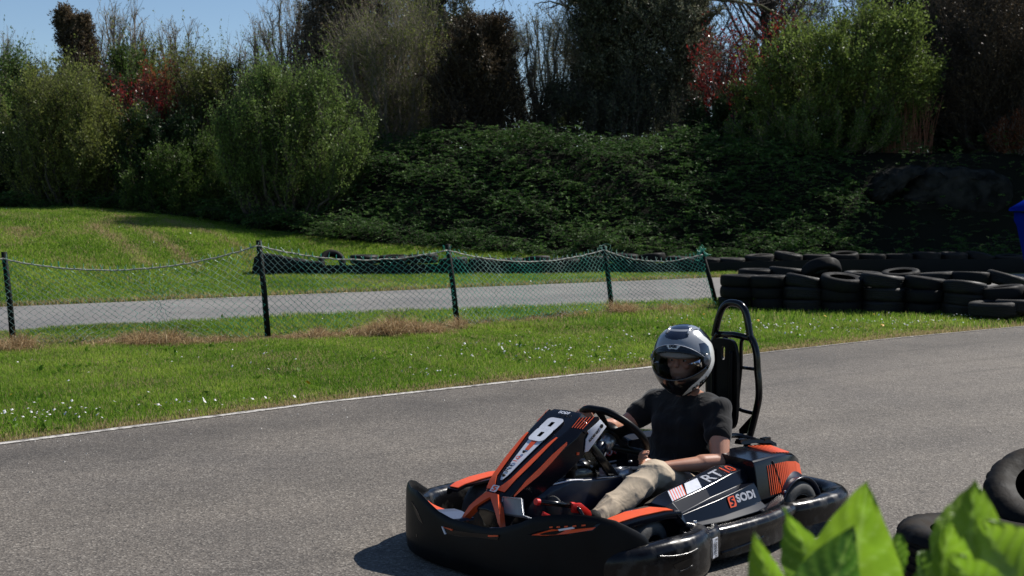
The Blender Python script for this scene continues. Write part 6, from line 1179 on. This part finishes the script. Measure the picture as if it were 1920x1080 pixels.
# balaclava under the helmet
# helmet
def helmet():
    nu, nv = 240, 170; V, F, MI = [], [], []; a_, b_, c_ = .172, .152, .178
    def shape(th, ph):
        # th: azimuth 0 = front, ph: elevation
        ct, st, cp, sp = math.cos(th), math.sin(th), math.cos(ph), math.sin(ph); e = .9
        x = a_ * math.copysign(abs(cp) ** e, cp) * ct; y = b_ * math.copysign(abs(cp) ** e, cp) * st; z = c_ * math.copysign(abs(sp) ** .92, sp)
        if z < 0: k = 1 - .34 * (z / c_) ** 2; y *= k; x = x * (1 - .10 * (z / c_) ** 2) + .018 * (-z / c_)
        if z < 0 and ct > 0: x += .016 * ct * math.sin(math.pi * min(1, -z / c_))
        return x, y, z
    for j in range(nv + 1):
        ph = -R(74) + (R(90) + R(74)) * j / nv
        for i in range(nu): V.append(shape(2 * math.pi * i / nu, ph))
    V = np.array(V)
    deg = math.degrees
    def zone(th, ph, p):
        """0 silver white, 1 black, 2 blue black, 3 opening"""
        t = deg(((th + math.pi) % (2 * math.pi)) - math.pi); f = deg(ph); at = abs(t)
        top = 19 - .0030 * at * at; bot = -21 + .0034 * at * at
        if at < 66 and bot < f < top: return 3
        if f < bot + (0 if at < 66 else 0) and at < 66: 
            pass
        edge = 31 - .0046 * at * at                      # upper rim of the visor seal
        if at < 72 and top <= f < edge: return 4 if (at < 17 and f > top + 5 + max(0, at - 9) * 1.0) else 1
        if 41 + .004 * at * at < f < 60 and at < 34: return 2
        if f >= 60:
            if f < 66 and at < 50: return 0
            if at >= 62 and at < 85 and 54 < f < 64: return 1
            return 0 if at > 55 and f < 78 else 2
        
        # lower side wedge
        bc = float(np.interp(f, [-70, -58, -30, 0, 25, 45], [30, 40, 66, 92, 92, 70])); bw = float(np.interp(f, [-70, -60, -35, -10, 45], [4, 8, 15, 10, 12]))
        if abs(at - bc) < bw: return 4
        if f < 3: return 1
        if at > bc: return 1
        if 55 < at and f < 32: return 2
        return 0

    for j in range(nv):
        for i in range(nu):
            k = (i + 1) % nu; th = 2 * math.pi * (i + .5) / nu; ph = -R(74) + R(164) * (j + .5) / nv; z_ = zone(th, ph, None)
            if z_ == 3: continue
            F.append((j * nu + i, j * nu + k, (j + 1) * nu + k, (j + 1) * nu + i)); MI.append(z_)
    W_ = np.array([tuple(HEAD + hx * p[0] + hy * p[1] + hz * p[2]) for p in V])
    hm = empty('helmet', (0, 0, 0)); hm.parent = man
    o = mesh('shell', W_, F, [M['hsilver'], M['hblack'], M['hblue'], M['hblue'], M['hwhite']], hm, midx=MI)
    so_ = o.modifiers.new('s', 'SOLIDIFY'); so_.thickness = .012; so_.offset = -1
    H_ = lambda th, ph, k=1.0: HEAD + sum((v * (q * k) for v, q in zip((hx, hy, hz), shape(R(th), R(ph)))), Vector((0, 0, 0)))
    # lining and grey cap edge seen through the opening
    m_ = MB(); R_ = []
    for t in np.linspace(-60, 60, 25): R_.append([tuple(H_(t, f, .90 - .06 * k)) for f, k in [(24, 0), (13, 1.3), (9, 2.4), (20, 2.2)]])
    V2, F2 = loft_vf(R_); fixn(mesh('lining', V2, F2, M['hlining'], hm))
    m_ = MB(); ball(m_, HEAD + hx * -.015 + hz * .01, (.125, .118, .125), HR)
    # visor, lifted a little, with its pivot
    R_ = []
    for f in np.linspace(-21, 24, 14): R_.append([tuple(H_(t, f + (-.0035 * t * t * .6 if f > 0 else .003 * t * t * .8), 1.018)) for t in np.linspace(-74, 74, 41)])
    V2, F2 = loft_vf(R_, closed_ring=False, caps=False); mesh('visor', V2, F2, M['visor'], hm)
    for s in (1, -1):
        P = [H_(t * s, 31.5 - .0056 * t * t, 1.012) for t in np.linspace(0, 74, 20)]; tube('visor_edge', P, .0016, M['white'], hm, 6)
        P = [H_(t * s, -22 + .0040 * t * t, 1.018) for t in np.linspace(0, 70, 20)]; tube('chin_edge', P, .0014, M['hpivot'], hm, 6)
        c = H_(70 * s, 5, 1.03); q_ = (c - HEAD).normalized().to_track_quat('Z', 'Y').to_matrix(); V2, F2 = lathe_vf([(.0001, .006), (.010, .006), (.013, .001), (.024, .001), (.030, -.004), (.030, -.010)], 24, 'z', closed=False); V2 = [tuple(c + q_ @ Vector(p)) for p in V2]; mesh('visor_pivot', V2, F2, M['hpivot'], hm)
    for s in (1, -1):    # crown vent
        P = [H_(26 * s, 58, 1.012), H_(24 * s, 68, 1.014)]; tube('vent', [H_(34 * s, 52, 1.01), H_(40 * s, 60, 1.015), H_(60 * s, 68, 1.01)], .006, M['hsilver'], hm, 8, n=10)
    # lettering wrapped on the shell
    def wrap(body, th0, ph0, size, slope, mat):
        c = bpy.data.curves.new('lt', 'FONT'); c.body = body; c.size = size; c.offset = .0015; c.align_x = 'CENTER'; c.align_y = 'CENTER'; c.resolution_u = 2; t = bpy.data.objects.new('t', c); COL.objects.link(t); me = bpy.data.meshes.new_from_object(t.evaluated_get(bpy.context.evaluated_depsgraph_get())); bpy.data.objects.remove(t)
        for v in me.vertices: x, y = v.co.x * 1.3, v.co.y; xx = x * math.cos(slope) - y * math.sin(slope); yy = x * math.sin(slope) + y * math.cos(slope); v.co = H_(th0 + math.degrees(xx / .155), ph0 + math.degrees(yy / .165), 1.012)
        me.materials.clear(); me.materials.append(mat); link(bpy.data.objects.new('lettering', me), hm)
    wrap('IXIS', 0, 28.6, .020, 0, M['hblack']); wrap('RUN', 68, -34, .036, R(42), M['hblack'])
helmet()
